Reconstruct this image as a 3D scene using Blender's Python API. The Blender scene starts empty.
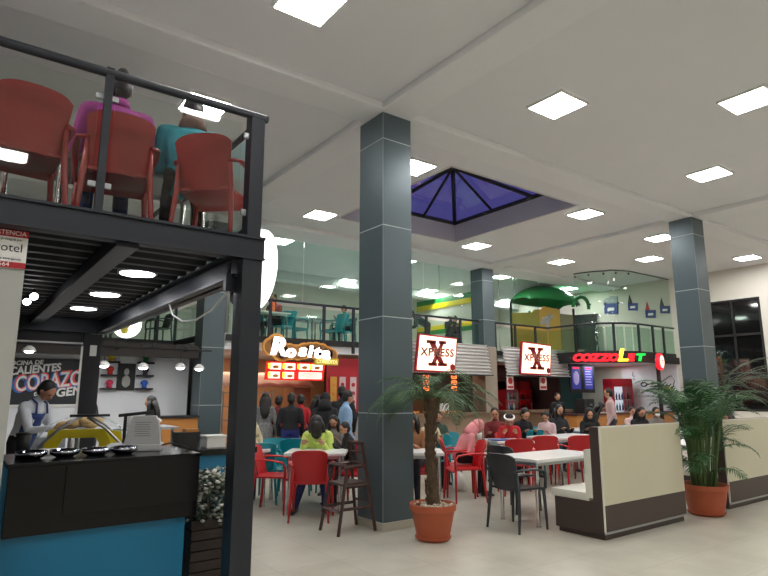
import bpy, bmesh, math, random
import numpy as np
from mathutils import Vector, Matrix, Euler
R = math.radians
PI = math.pi
sc = bpy.context.scene
col = sc.collection
random.seed(7)

# ------------------------------------------------------------ camera, world, exposure
CAM_H = 1.5
FPX = 580.0
PITCH = math.atan(105.0 / FPX)
YAW = R(53.8)                       # heading of the camera measured from +X
cam_data = bpy.data.cameras.new('camera')
cam = bpy.data.objects.new('camera', cam_data)
col.objects.link(cam)
cam.location = (0, 0, CAM_H)
cam.rotation_euler = (PI / 2 + PITCH, 0, YAW - PI / 2)
cam_data.sensor_width = 36
cam_data.lens = 36 * FPX / 768
cam_data.clip_start = 0.05
sc.camera = cam
w = bpy.data.worlds.new('World')
sc.world = w
w.use_nodes = True
w.node_tree.nodes['Background'].inputs[0].default_value = (0.085, 0.080, 0.235, 1)
w.node_tree.nodes['Background'].inputs[1].default_value = 1.0
sc.view_settings.view_transform = 'Standard'
sc.view_settings.look = 'None'
sc.view_settings.gamma = 1
sc.view_settings.exposure = 0.0
sc.view_settings.use_curve_mapping = False
LAMP_E = 61.0

# ------------------------------------------------------------ materials
def S(h):
    """sRGB 0-255 triple to linear"""
    return tuple(((c / 255) / 12.92 if c / 255 <= 0.04045 else ((c / 255 + 0.055) / 1.055) ** 2.4) for c in h)
MATS = {}
def mat(name, rgb, rough=0.5, metal=0.0, var=0.06, scale=8.0, bump=0.0, emit=0.0, spec=0.5, coat=0.0, stretch=None):
    if name in MATS: return MATS[name]
    m = bpy.data.materials.new(name); m.use_nodes = True
    nt = m.node_tree; b = nt.nodes['Principled BSDF']
    c = S(rgb)
    b.inputs['Roughness'].default_value = rough
    b.inputs['Metallic'].default_value = metal
    b.inputs['Specular IOR Level'].default_value = spec
    b.inputs['Coat Weight'].default_value = coat
    tc = nt.nodes.new('ShaderNodeTexCoord')
    mp = nt.nodes.new('ShaderNodeMapping')
    if stretch: mp.inputs['Scale'].default_value = stretch
    nz = nt.nodes.new('ShaderNodeTexNoise'); nz.inputs['Scale'].default_value = scale
    nz.inputs['Detail'].default_value = 4
    nt.links.new(tc.outputs['Object'], mp.inputs[0]); nt.links.new(mp.outputs[0], nz.inputs['Vector'])
    mx = nt.nodes.new('ShaderNodeMix'); mx.data_type = 'RGBA'
    mx.inputs[6].default_value = (*[max(0, x * (1 - var)) for x in c], 1)
    mx.inputs[7].default_value = (*[min(1, x * (1 + var)) for x in c], 1)
    nt.links.new(nz.outputs['Fac'], mx.inputs[0])
    nt.links.new(mx.outputs[2], b.inputs['Base Color'])
    if bump:
        bp = nt.nodes.new('ShaderNodeBump'); bp.inputs['Strength'].default_value = bump; bp.inputs['Distance'].default_value = 0.01
        nt.links.new(nz.outputs['Fac'], bp.inputs['Height']); nt.links.new(bp.outputs[0], b.inputs['Normal'])
    if emit:
        b.inputs['Emission Color'].default_value = (*c, 1)
        b.inputs['Emission Strength'].default_value = emit
    MATS[name] = m
    return m
def glass(name, tint, rough=0.03, refl=0.5, ior=1.45):
    if name in MATS: return MATS[name]
    m = bpy.data.materials.new(name); m.use_nodes = True
    nt = m.node_tree; nt.nodes.remove(nt.nodes['Principled BSDF'])
    out = nt.nodes['Material Output']
    tr = nt.nodes.new('ShaderNodeBsdfTransparent'); tr.inputs[0].default_value = (*tint, 1)
    gl = nt.nodes.new('ShaderNodeBsdfGlossy'); gl.inputs['Roughness'].default_value = rough
    gl.inputs[0].default_value = (refl, refl, refl, 1)
    lw = nt.nodes.new('ShaderNodeLayerWeight'); lw.inputs['Blend'].default_value = 0.5
    pw = nt.nodes.new('ShaderNodeMath'); pw.operation = 'POWER'; pw.inputs[1].default_value = 4.0
    ma = nt.nodes.new('ShaderNodeMath'); ma.operation = 'MULTIPLY_ADD'; ma.inputs[1].default_value = 0.75; ma.inputs[2].default_value = 0.03
    nt.links.new(lw.outputs['Facing'], pw.inputs[0]); nt.links.new(pw.outputs[0], ma.inputs[0])
    mx = nt.nodes.new('ShaderNodeMixShader')
    nt.links.new(ma.outputs[0], mx.inputs[0]); nt.links.new(tr.outputs[0], mx.inputs[1]); nt.links.new(gl.outputs[0], mx.inputs[2])
    nt.links.new(mx.outputs[0], out.inputs[0])
    MATS[name] = m
    return m
def floor_tiles():
    m = bpy.data.materials.new('floor_tiles'); m.use_nodes = True
    nt = m.node_tree; b = nt.nodes['Principled BSDF']
    tc = nt.nodes.new('ShaderNodeTexCoord')
    br = nt.nodes.new('ShaderNodeTexBrick')
    br.offset = 0.0; br.inputs['Scale'].default_value = 1.0
    br.inputs['Brick Width'].default_value = 0.6; br.inputs['Row Height'].default_value = 0.6
    br.inputs['Mortar Size'].default_value = 0.004; br.inputs['Mortar Smooth'].default_value = 0.3
    br.inputs['Color1'].default_value = (*S((190, 186, 172)), 1)
    br.inputs['Color2'].default_value = (*S((185, 181, 167)), 1)
    br.inputs['Mortar'].default_value = (*S((165, 162, 152)), 1)
    nt.links.new(tc.outputs['Object'], br.inputs['Vector'])
    nz = nt.nodes.new('ShaderNodeTexNoise'); nz.inputs['Scale'].default_value = 2.5; nz.inputs['Detail'].default_value = 6
    nt.links.new(tc.outputs['Object'], nz.inputs['Vector'])
    mx = nt.nodes.new('ShaderNodeMix'); mx.data_type = 'RGBA'; mx.blend_type = 'MULTIPLY'; mx.inputs[0].default_value = 1
    rp = nt.nodes.new('ShaderNodeValToRGB')
    rp.color_ramp.elements[0].color = (0.86, 0.86, 0.86, 1); rp.color_ramp.elements[1].color = (1, 1, 1, 1)
    rp.color_ramp.elements[0].position = 0.35; rp.color_ramp.elements[1].position = 0.65
    nt.links.new(nz.outputs['Fac'], rp.inputs[0])
    nt.links.new(br.outputs['Color'], mx.inputs[6]); nt.links.new(rp.outputs[0], mx.inputs[7])
    nt.links.new(mx.outputs[2], b.inputs['Base Color'])
    b.inputs['Roughness'].default_value = 0.30
    b.inputs['Specular IOR Level'].default_value = 0.35
    return m
M_FLOOR = floor_tiles()
M_CEIL = mat('ceiling_paint', (226, 227, 230), 0.85, var=0.02, scale=1.5)
M_BEAM = mat('beam_paint', (229, 230, 232), 0.8, var=0.02)
M_WALL = mat('wall_paint', (216, 211, 202), 0.8, var=0.03, scale=2)
M_GREYWALL = mat('skylight_recess_paint', (205, 203, 206), 0.85, var=0.02)
M_PANEL = mat('aluminium_cladding', (80, 93, 98), 0.36, metal=0.3, var=0.05, scale=2.5, spec=0.5)
M_JOINT = mat('joint_seal', (186, 192, 192), 0.6)
M_STONE = mat('stone_base', (176, 172, 156), 0.4, var=0.06)
M_CONC = mat('beige_column_render', (150, 138, 124), 0.8, var=0.08, bump=0.2)
M_STEEL = mat('charcoal_steel', (42, 46, 54), 0.42, metal=0.3, var=0.08)
M_STEELD = mat('dark_steel_deck', (26, 25, 32), 0.5, metal=0.2, var=0.15, scale=4)
M_BLACK = mat('black_gloss', (10, 10, 12), 0.16, var=0.1, spec=0.3)
M_BLACKM = mat('black_matt', (20, 20, 22), 0.6, var=0.1)
M_CHROME = mat('chrome', (205, 205, 205), 0.14, metal=1.0, var=0.02)
M_SILVER = mat('brushed_steel', (175, 178, 182), 0.3, metal=0.85, var=0.04)
M_WHITE = mat('white_plastic', (226, 226, 222), 0.35, var=0.02)
M_WHITET = mat('white_table_top', (224, 224, 222), 0.25, var=0.02)
M_RED = mat('red_plastic', (186, 30, 36), 0.38, var=0.05)
M_REDF = mat('shaded_red_plastic', (150, 38, 38), 0.38, var=0.06)  # darker than the hall chairs, the deck's shading is put into the colour
M_TEAL = mat('teal_plastic', (8, 132, 146), 0.38, var=0.05)
M_GREY = mat('grey_plastic', (52, 56, 62), 0.42, var=0.05)
M_CREAM = mat('cream_laminate', (199, 195, 170), 0.4, var=0.03, scale=3)
M_BROWN = mat('brown_laminate', (66, 54, 50), 0.45, var=0.08, scale=3, stretch=(1, 1, 6))
M_CUSH = mat('white_vinyl', (214, 212, 200), 0.4, var=0.03)
M_TERRA = mat('terracotta', (170, 84, 52), 0.55, var=0.08, scale=6)
M_SOIL = mat('potting_soil', (60, 46, 36), 0.95, var=0.3, scale=40, bump=0.6)
M_PEB = mat('white_pebbles', (205, 192, 172), 0.7, var=0.2, scale=20)
M_TRUNK = mat('palm_trunk_bark', (88, 70, 52), 0.9, var=0.35, scale=22, bump=0.8)
M_LEAF = mat('palm_leaf', (66, 98, 60), 0.5, var=0.35, scale=6)
M_LEAFD = mat('areca_leaf', (44, 88, 42), 0.5, var=0.4, scale=7)
M_STEM = mat('areca_stem', (74, 96, 50), 0.6, var=0.3, scale=9)
M_LEAFG = mat('grey_green_leaf', (96, 108, 92), 0.5, var=0.3, scale=6)
M_DWOOD = mat('dark_wood', (62, 38, 32), 0.45, var=0.25, scale=9, stretch=(1, 1, 0.2))
M_OWOOD = mat('orange_wood', (176, 116, 54), 0.45, var=0.18, scale=6, stretch=(0.6, 1, 5))
M_BWOOD = mat('brown_wood', (110, 72, 50), 0.5, var=0.2, scale=6, stretch=(4, 1, 1))
M_BLUE = mat('blue_counter_laminate', (6, 112, 152), 0.4, var=0.03)
M_YEL = mat('yellow_plastic', (224, 200, 30), 0.4, var=0.04)
M_CORR = mat('corrugated_zinc', (214, 212, 210), 0.4, metal=0.15, var=0.06)
M_REDP = mat('red_wall_panel', (176, 26, 44), 0.5, var=0.06)
M_GREEN = mat('green_plastic', (20, 120, 60), 0.45, var=0.06)
M_TEALW = mat('dark_teal_wall', (28, 66, 66), 0.7, var=0.08)
M_MAROON = mat('dark_maroon_wall', (50, 22, 24), 0.7, var=0.1)
M_PEACH = mat('peach_tile', (216, 168, 128), 0.5, var=0.05)
M_GLASS = glass('clear_glass', (0.95, 0.98, 0.96), 0.02, 0.9)
M_GLASSG = glass('green_tinted_glass', (0.80, 0.90, 0.84), 0.03, 0.7)
M_SKYG = glass('skylight_glass', (0.62, 0.60, 0.85), 0.03, 0.8)
M_DGLASS = mat('night_window_glass', (16, 15, 17), 0.05, var=0.05, spec=0.8)
M_DIFF = mat('lamp_diffuser', (255, 253, 251), 0.5, var=0, emit=LAMP_E)
M_SPOT = mat('spot_lens', (255, 255, 255), 0.5, var=0, emit=10)
M_ROUND = mat('round_lamp_diffuser', (250, 250, 255), 0.5, var=0, emit=22)
M_SIGNW = mat('white_lightbox', (255, 255, 255), 0.5, var=0, emit=1.6)
M_SIGNB = mat('bright_white_lightbox', (255, 255, 255), 0.5, var=0, emit=2.4)
M_SIGNR = mat('lit_red_letters', (255, 24, 40), 0.5, var=0, emit=1.5)
M_SIGNG = mat('lit_green_letters', (20, 210, 70), 0.5, var=0, emit=1.2)
M_SIGNY = mat('lit_yellow_letters', (250, 235, 60), 0.5, var=0, emit=1.6)
M_SIGNP = mat('lit_pinkish_face', (255, 222, 200), 0.5, var=0, emit=1.5)
M_GOLD = mat('tan_sign_rim', (206, 146, 66), 0.5, var=0.06, emit=.25)  # weak glow puts the sign's backlight into the tan rim
M_NEON = mat('orange_neon', (255, 120, 60), 0.5, var=0, emit=3.0)
M_MENUW = mat('lit_menu_white', (250, 244, 232), 0.5, var=0, emit=1.0)
M_MENUR = mat('lit_menu_red', (225, 24, 20), 0.5, var=0, emit=0.7)
M_MENUB = mat('lit_menu_blue', (50, 56, 150), 0.5, var=0, emit=0.4)
M_MENUP = mat('lit_menu_lilac', (160, 150, 200), 0.5, var=0, emit=0.45)
M_FRIDGE = mat('lit_fridge_inside', (225, 232, 250), 0.5, var=0.02, emit=0.8)
M_FOOD = mat('food_orange', (214, 140, 60), 0.6, var=0.3, scale=30)
M_STAFFG = mat('poster_cream', (222, 208, 200), 0.7)
M_NAVY = mat('navy_blue', (40, 60, 130), 0.6, var=0.08)
M_CHECK = mat('steel_bowl', (190, 194, 205), 0.1, metal=1.0, var=0.02)
M_CYAN = mat('bright_poster_blue', (40, 120, 200), 0.6)
M_ROSE = mat('poster_pink', (240, 90, 90), 0.6)
M_BWHITE = mat('poster_white', (232, 232, 230), 0.6)

# ------------------------------------------------------------ helpers
def T(x, y, z): return Matrix.Translation((x, y, z))
def add_box(bm, x0, x1, y0, y1, z0, z1, bev=0.0, mx=None):
    r = bmesh.ops.create_cube(bm, size=1.0)
    vs = r['verts']
    for v in vs:
        v.co = Vector(((x0 + x1) / 2 + v.co.x * (x1 - x0), (y0 + y1) / 2 + v.co.y * (y1 - y0), (z0 + z1) / 2 + v.co.z * (z1 - z0)))
    if bev > 0:
        es = list({e for v in vs for e in v.link_edges})
        r2 = bmesh.ops.bevel(bm, geom=es, offset=bev, segments=2, affect='EDGES', profile=0.7)
        vs = list({v for f in r2['faces'] for v in f.verts} | {v for v in vs if v.is_valid})
    if mx is not None:
        for v in vs: v.co = mx @ v.co
    return vs
def ring_frame(d, up=None):
    d = d.normalized()
    u = Vector((0, 0, 1)) if abs(d.z) < 0.95 else Vector((0, 1, 0))
    if up is not None: u = Vector(up)
    a = d.cross(u).normalized(); b = a.cross(d).normalized()
    return a, b
def add_loft(bm, pts, rad, seg=10, caps=True, up=None):
    """pts: points; rad: number or (ra, rb) per point; elliptical tube"""
    pts = [Vector(p) for p in pts]
    rings = []
    n = len(pts)
    for i, p in enumerate(pts):
        d = (pts[min(i + 1, n - 1)] - pts[max(i - 1, 0)])
        a, b = ring_frame(d, up)
        r = rad[i] if isinstance(rad, (list, tuple)) else rad
        ra, rb = r if isinstance(r, (list, tuple)) else (r, r)
        rings.append([bm.verts.new(p + a * ra * math.cos(2 * PI * k / seg) + b * rb * math.sin(2 * PI * k / seg)) for k in range(seg)])
    for i in range(n - 1):
        for k in range(seg):
            bm.faces.new((rings[i][k], rings[i][(k + 1) % seg], rings[i + 1][(k + 1) % seg], rings[i + 1][k]))
    if caps:
        bm.faces.new(rings[0][::-1]); bm.faces.new(rings[-1])
    return [v for r in rings for v in r]
def add_tube(bm, pts, r, seg=8): return add_loft(bm, pts, [r] * len(pts) if not isinstance(r, list) else r, seg)
def add_lathe(bm, prof, seg=32, cx=0, cy=0):
    """prof: list of (radius, z)"""
    rings = []
    for r, z in prof:
        rings.append([bm.verts.new((cx + r * math.cos(2 * PI * k / seg), cy + r * math.sin(2 * PI * k / seg), z)) for k in range(seg)])
    for i in range(len(rings) - 1):
        for k in range(seg):
            bm.faces.new((rings[i][k], rings[i][(k + 1) % seg], rings[i + 1][(k + 1) % seg], rings[i + 1][k]))
    bm.faces.new(rings[0][::-1]); bm.faces.new(rings[-1])
def add_ell(bm, c, r, mx=None, sub=3):
    res = bmesh.ops.create_icosphere(bm, subdivisions=sub, radius=1.0)
    for v in res['verts']:
        v.co = Vector((c[0] + v.co.x * r[0], c[1] + v.co.y * r[1], c[2] + v.co.z * r[2]))
        if mx is not None: v.co = mx @ v.co
    return res['verts']
def add_prism(bm, poly, z0, z1, mx=None):
    """polygon (x, y) extruded from z0 to z1"""
    lo = [bm.verts.new((x, y, z0)) for x, y in poly]; hi = [bm.verts.new((x, y, z1)) for x, y in poly]
    n = len(poly)
    bm.faces.new(lo[::-1]); bm.faces.new(hi)
    for i in range(n): bm.faces.new((lo[i], lo[(i + 1) % n], hi[(i + 1) % n], hi[i]))
    if mx is not None:
        for v in lo + hi: v.co = mx @ v.co
def add_shell(bm, fn, nu, nv, th):
    """open surface fn(u, v) thickened to a solid of thickness th"""
    g = [[Vector(fn(i / nu, j / nv)) for j in range(nv + 1)] for i in range(nu + 1)]
    def nrm(i, j):
        a = g[min(i + 1, nu)][j] - g[max(i - 1, 0)][j]; b = g[i][min(j + 1, nv)] - g[i][max(j - 1, 0)]
        c = a.cross(b); return c.normalized() if c.length > 1e-9 else Vector((0, 0, 1))
    A = [[bm.verts.new(g[i][j] + nrm(i, j) * th / 2) for j in range(nv + 1)] for i in range(nu + 1)]
    B = [[bm.verts.new(g[i][j] - nrm(i, j) * th / 2) for j in range(nv + 1)] for i in range(nu + 1)]
    for i in range(nu):
        for j in range(nv):
            bm.faces.new((A[i][j], A[i + 1][j], A[i + 1][j + 1], A[i][j + 1]))
            bm.faces.new((B[i][j], B[i][j + 1], B[i + 1][j + 1], B[i + 1][j]))
    for i in range(nu):
        bm.faces.new((A[i][0], B[i][0], B[i + 1][0], A[i + 1][0])); bm.faces.new((A[i][nv], A[i + 1][nv], B[i + 1][nv], B[i][nv]))
    for j in range(nv):
        bm.faces.new((A[0][j], A[0][j + 1], B[0][j + 1], B[0][j])); bm.faces.new((A[nu][j], B[nu][j], B[nu][j + 1], A[nu][j + 1]))
def obj(name, bm, m, parent=None, smooth=False, loc=None):
    bmesh.ops.recalc_face_normals(bm, faces=bm.faces)
    me = bpy.data.meshes.new(name); bm.to_mesh(me); bm.free()
    for x in (m if isinstance(m, (list, tuple)) else [m]): me.materials.append(x)
    if smooth:
        for p in me.polygons: p.use_smooth = True
        if smooth == 'auto':
            me.set_sharp_from_angle(angle=R(40))
    o = bpy.data.objects.new(name, me); col.objects.link(o)
    if parent: o.parent = parent
    if loc: o.location = loc
    return o
def B(): return bmesh.new()
def box_obj(name, m, x0, x1, y0, y1, z0, z1, parent=None, bev=0.0, mx=None):
    bm = B(); add_box(bm, x0, x1, y0, y1, z0, z1, bev, mx); return obj(name, bm, m, parent)
def tag(o, label, cat, group=None):
    o['label'] = label; o['category'] = cat
    if group: o['group'] = group
    return o
def thing(name, label, cat, loc=(0, 0, 0), rz=0.0, group=None):
    o = bpy.data.objects.new(name, None); col.objects.link(o)
    o.location = loc; o.rotation_euler = (0, 0, rz); o.empty_display_size = 0.1
    return tag(o, label, cat, group)
def struct(o):
    o['kind'] = 'structure'; return o
def dup(root, loc, rz, label, group=None, recolor=None):
    def cp(o, par):
        c = o.copy(); col.objects.link(c); c.parent = par
        if recolor and c.type == 'MESH' and c.data.materials and c.data.materials[0] in recolor:
            c.data = recol(c.data, recolor)
        for ch in o.children: cp(ch, c)
        return c
    r = cp(root, None); r.location = loc; r.rotation_euler = (0, 0, rz); r['label'] = label
    if group: r['group'] = group
    return r
RC = {}
def recol(me, rc):
    k = (me.name, tuple(sorted(x.name for x in rc.values())))
    if k not in RC:
        n = me.copy()
        for i, mm in enumerate(n.materials):
            if mm in rc: n.materials[i] = rc[mm]
        RC[k] = n
    return RC[k]
def text(name, body, size, m, parent=None, loc=(0, 0, 0), rot=(PI / 2, 0, 0), ext=0.01, shear=0.0, off=0.0, align='CENTER', sx=1.0, space=1.0):
    cu = bpy.data.curves.new(name, 'FONT'); cu.body = body; cu.size = size; cu.extrude = ext; cu.shear = shear; cu.offset = off
    cu.align_x = align; cu.align_y = 'CENTER'; cu.resolution_u = 3; cu.space_character = space
    t = bpy.data.objects.new(name, cu); col.objects.link(t)
    bpy.context.view_layer.update()
    dg = bpy.context.evaluated_depsgraph_get()
    me = bpy.data.meshes.new_from_object(t.evaluated_get(dg))
    bpy.data.objects.remove(t); bpy.data.curves.remove(cu)
    me.materials.clear(); me.materials.append(m)
    for p in me.polygons: p.material_index = 0
    for v in me.vertices: v.co.x *= sx
    o = bpy.data.objects.new(name, me); col.objects.link(o)
    o.location = loc; o.rotation_euler = rot
    if parent: o.parent = parent
    return o

# ------------------------------------------------------------ the hall shell
ZC = 5.05      # ceiling field
ZB = 4.96      # underside of the beams
X0, X1, Y0, Y1 = -3.5, 17.87, -4.0, 16.4
struct(box_obj('floor', M_FLOOR, X0, X1 + .2, Y0, Y1 + .2, -0.1, 0))
bm = B()   # ceiling with the skylight opening
SX0, SX1, SY0, SY1 = 6.04, 9.30, 6.43, 9.83
ct = ZC + 0.12
for a in ((X0, SX0, Y0, Y1 + .2), (SX1, X1 + .2, Y0, Y1 + .2), (SX0, SX1, Y0, SY0), (SX0, SX1, SY1, Y1 + .2)):
    add_box(bm, *a, ZC, ct)
struct(obj('ceiling', bm, M_CEIL))
def beam(n, x0, x1, y0, y1, z0=ZB):
    return struct(box_obj('trim_%d' % n, M_BEAM, x0, x1, y0, y1, z0, ZC + .01, bev=0.03))
beam(1, X0, X1, 5.38, 5.86)
beam(2, X0, X1, 10.85, 11.68)
beam(3, 3.92, 4.40, Y0, 5.39)
beam(4, 3.92, 4.40, 5.85, 10.86)
beam(5, 11.6, 12.06, 5.85, 10.86)
beam(6, 11.6, 12.06, Y0, 5.39)
beam(7, X0, X1, 15.3, 15.7, 4.78)
struct(box_obj('wall_right', M_WALL, X1, X1 + .2, Y0, 6.70, 0, ZC))
bm = B()
add_box(bm, X1, X1 + .2, 8.35, Y1, 0, ZC); add_box(bm, X1, X1 + .2, 6.70, 8.35, 0, 1.0); add_box(bm, X1, X1 + .2, 6.70, 8.35, 4.15, ZC)
struct(obj('wall_right', bm, M_WALL))
struct(box_obj('wall_left', M_WALL, X0 - .2, X0, Y0, Y1, 0, ZC))
struct(box_obj('wall_back', M_WALL, X0, X1, Y1, Y1 + .2, 0, ZC))
struct(box_obj('wall_front', M_WALL, X0, X1, Y0 - .2, Y0, 0, ZC))
# window in the right wall
wn = bpy.data.objects.new('window_1', None); col.objects.link(wn); wn.location = (X1, 7.52, 1.0); struct(wn)
bm = B()
add_box(bm, -0.01, 0.08, -0.82, -0.76, 0, 3.15); add_box(bm, -0.01, 0.08, 0.76, 0.82, 0, 3.15)
add_box(bm, -0.01, 0.08, -0.76, 0.76, 0, 0.06); add_box(bm, -0.01, 0.08, -0.76, 0.76, 3.09, 3.15)
add_box(bm, 0.0, 0.07, -0.10, -0.05, 0.06, 3.09)
add_box(bm, 0.0, 0.07, -0.76, 0.76, 1.0, 1.06); add_box(bm, 0.0, 0.07, -0.76, 0.76, 2.1, 2.16)
obj('window_frame', bm, M_BLACKM, wn)
box_obj('window_pane', M_DGLASS, 0.04, 0.055, -0.76, 0.76, 0.06, 3.09, wn)
# second dark window edge further along the right wall
wn = bpy.data.objects.new('window_2', None); col.objects.link(wn); wn.location = (X1, 5.4, 1.1); struct(wn)
bm = B()
add_box(bm, -0.03, 0.0, -0.8, -0.72, 0, 0.9); add_box(bm, -0.03, 0.0, 0.72, 0.8, 0, 0.9); add_box(bm, -0.03, 0, -0.72, 0.72, 0, 0.06); add_box(bm, -0.03, 0, -0.72, 0.72, 0.84, 0.9)
obj('window_frame', bm, M_BLACKM, wn)
box_obj('window_pane', M_DGLASS, -0.02, -0.005, -0.72, 0.72, 0.06, 0.84, wn)
struct(box_obj('trim_8', M_STONE, X1 - .03, X1, Y0, 6.6, 0, 0.12))

# skylight: grey recess and glass pyramid on dark ribs
bm = B()
rz0, rz1 = ZC - .002, 5.50
e_ = .006
for a in ((SX0 - .05, SX0 + e_, SY0 - .05, SY1 + .05), (SX1 - e_, SX1 + .05, SY0 - .05, SY1 + .05), (SX0 + e_, SX1 - e_, SY0 - .05, SY0 + e_), (SX0 + e_, SX1 - e_, SY1 - e_, SY1 + .05)):
    add_box(bm, *a, rz0, rz1)
struct(obj('trim_9', bm, M_GREYWALL))
sk = thing('skylight', 'pyramid glass skylight with dark ribs set in a grey ceiling recess', 'skylight', ((SX0 + SX1) / 2, (SY0 + SY1) / 2, rz1))
hx, hy, hz = (SX1 - SX0) / 2, (SY1 - SY0) / 2, 0.48
bm = B()
cs = [(-hx, -hy), (hx, -hy), (hx, hy), (-hx, hy)]
ap = bm.verts.new((0, 0, hz)); vs = [bm.verts.new((x, y, 0)) for x, y in cs]
for i in range(4): bm.faces.new((vs[i], vs[(i + 1) % 4], ap))
obj('glazing', bm, M_SKYG, sk)
def rib(p, q, r=0.035):
    bm = B(); add_loft(bm, [p, q], [(r, r * 1.3)] * 2, 4); return obj('rib', bm, M_BLACKM, sk)
for i in range(4):
    a, b2 = Vector((*cs[i], 0)), Vector((*cs[(i + 1) % 4], 0))
    rib(a, b2, 0.04)
    rib(a, (0, 0, hz), 0.045)
    for t in (0.3, 0.64):
        q = a.lerp(b2, t); s = min(1, 1.0 - abs(t - .5) * 0.2)
        e = q.lerp(Vector((0, 0, hz)), 0.97 if abs(t - .5) < .21 else .5)
        rib(q, e, 0.035)

# ------------------------------------------------------------ ceiling lamps
LP = [(2.27, 4.25, 'frontmost square ceiling lamp, cut by the top edge above the steel deck corner'),
      (5.71, 4.14, 'square ceiling lamp near the middle of the hall, right above the front booth'),
      (7.51, 2.67, 'square ceiling lamp at the upper right edge of the view'),
      (9.63, 4.13, 'square ceiling lamp just in front of the right grey column'),
      (9.85, 6.63, 'square ceiling lamp right of the skylight, near corner'),
      (5.54, 6.76, 'square ceiling lamp half hidden beside the top of the big front column'),
      (5.60, 9.83, 'square ceiling lamp left of the big column, beyond the skylight corner'),
      (9.92, 9.75, 'square ceiling lamp at the far corner below the skylight recess'),
      (13.04, 9.62, 'square ceiling lamp on the warm tinted ceiling above the cafe letters'),
      (14.64, 8.01, 'square ceiling lamp between the curved glass and the right column'),
      (16.63, 6.41, 'square ceiling lamp nearest to the black gridded window'),
      (12.82, 6.71, 'square ceiling lamp half hidden behind the top of the right column'),
      (9.76, 15.38, 'square ceiling lamp far back above the upper terrace, left of big column'),
      (13.06, 15.23, 'square ceiling lamp above the green and yellow striped wall'),
      (2.16, 6.74, 'square ceiling lamp above the seated people on the steel deck'),
      (5.85, 12.14, 'square ceiling lamp behind the round glowing sign'),
      (9.55, 12.14, 'square ceiling lamp above terrace hidden behind the front column'),
      (13.27, 12.02, 'square ceiling lamp just right of the rear column top'),
      (16.67, 12.00, 'square ceiling lamp above the green play canopy'),
      (16.98, 15.12, 'square ceiling lamp low behind the yellow play panel')]
lamp0 = None
for x, y, lab in LP:
    if lamp0 is None:
        lamp0 = thing('ceiling_lamp', lab, 'lamp', (x, y, ZC), 0, 'square LED panels on the ceiling')
        bm = B()
        for a in ((-.27, .27, -.27, -.245), (-.27, .27, .245, .27), (-.27, -.245, -.245, .245), (.245, .27, -.245, .245)): add_box(bm, *a, -.035, -.002)
        obj('frame', bm, M_WHITE, lamp0)
        box_obj('diffuser', M_DIFF, -.245, .245, -.245, .245, -.03, -.002, lamp0)
    else: dup(lamp0, (x, y, ZC), 0, lab)
# panels over the part of the hall behind the camera
for x, y in ((-1.2, 4.2), (-1.2, 0.5), (2.2, 0.5), (5.6, -.5), (9.6, 0.2), (13.2, 2.2), (13.2, -1.0), (16.4, 2.8), (0.29, -2.67), (9.6, -2.8)):
    o = dup(lamp0, (x, y, ZC), 0, 'square ceiling lamp over the near part of the hall outside the view'); o['group'] = 'square LED panels outside the view'

# ------------------------------------------------------------ columns
def column(x, y, label, sx=0.45, sy=0.47, low=None):
    t = thing('column', label, 'column', (x + sx / 2, y + sy / 2, 0), 0, 'square grey clad columns')
    h = sx / 2; q = sy / 2
    box_obj('core', M_JOINT, -h + .003, h - .003, -q + .003, q - .003, 0.0, ZB, t)
    zs = [0.085, 1.268, 2.385, 3.50, 4.61, ZB]
    if low: zs = [2.75, 3.50, 4.61, ZB]; box_obj('lower_sleeve', M_CONC, -h - .01, h + .01, -q - .01, q + .01, 0.0, 2.75, t, 0.004)
    for i in range(len(zs) - 1):
        bm = B(); g = .006
        a, b2 = zs[i] + g, zs[i + 1] - g
        add_box(bm, -h + g, h - g, -q, -q + .01, a, b2); add_box(bm, -h + g, h - g, q - .01, q, a, b2)
        add_box(bm, -h, -h + .01, -q + g, q - g, a, b2); add_box(bm, h - .01, h, -q + g, q - g, a, b2)
        obj('cladding_panel', bm, M_PANEL, t)
    if not low: box_obj('base', M_STONE, -h - .012, h + .012, -q - .012, q + .012, 0, 0.085, t, 0.004)
    return t
column(3.965, 5.44, 'tall grey clad column in the middle, beside the dark wooden high chair', .445, .51)
column(11.50, 5.35, 'grey clad column on the right behind the bushy palm')
column(11.62, 11.22, 'grey clad column at the rear between the two lit square signs', low=True)
column(3.83, 11.24, 'grey clad column behind the slim steel post at left, beside the white kiosk wall')

# ------------------------------------------------------------ rear mezzanine
MZ = 2.55
bm = B()
add_box(bm, 4.03, 14.7, 11.45, Y1, 2.38, MZ)
add_box(bm, X0, 4.03, 13.6, Y1, 2.38, MZ)
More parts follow.
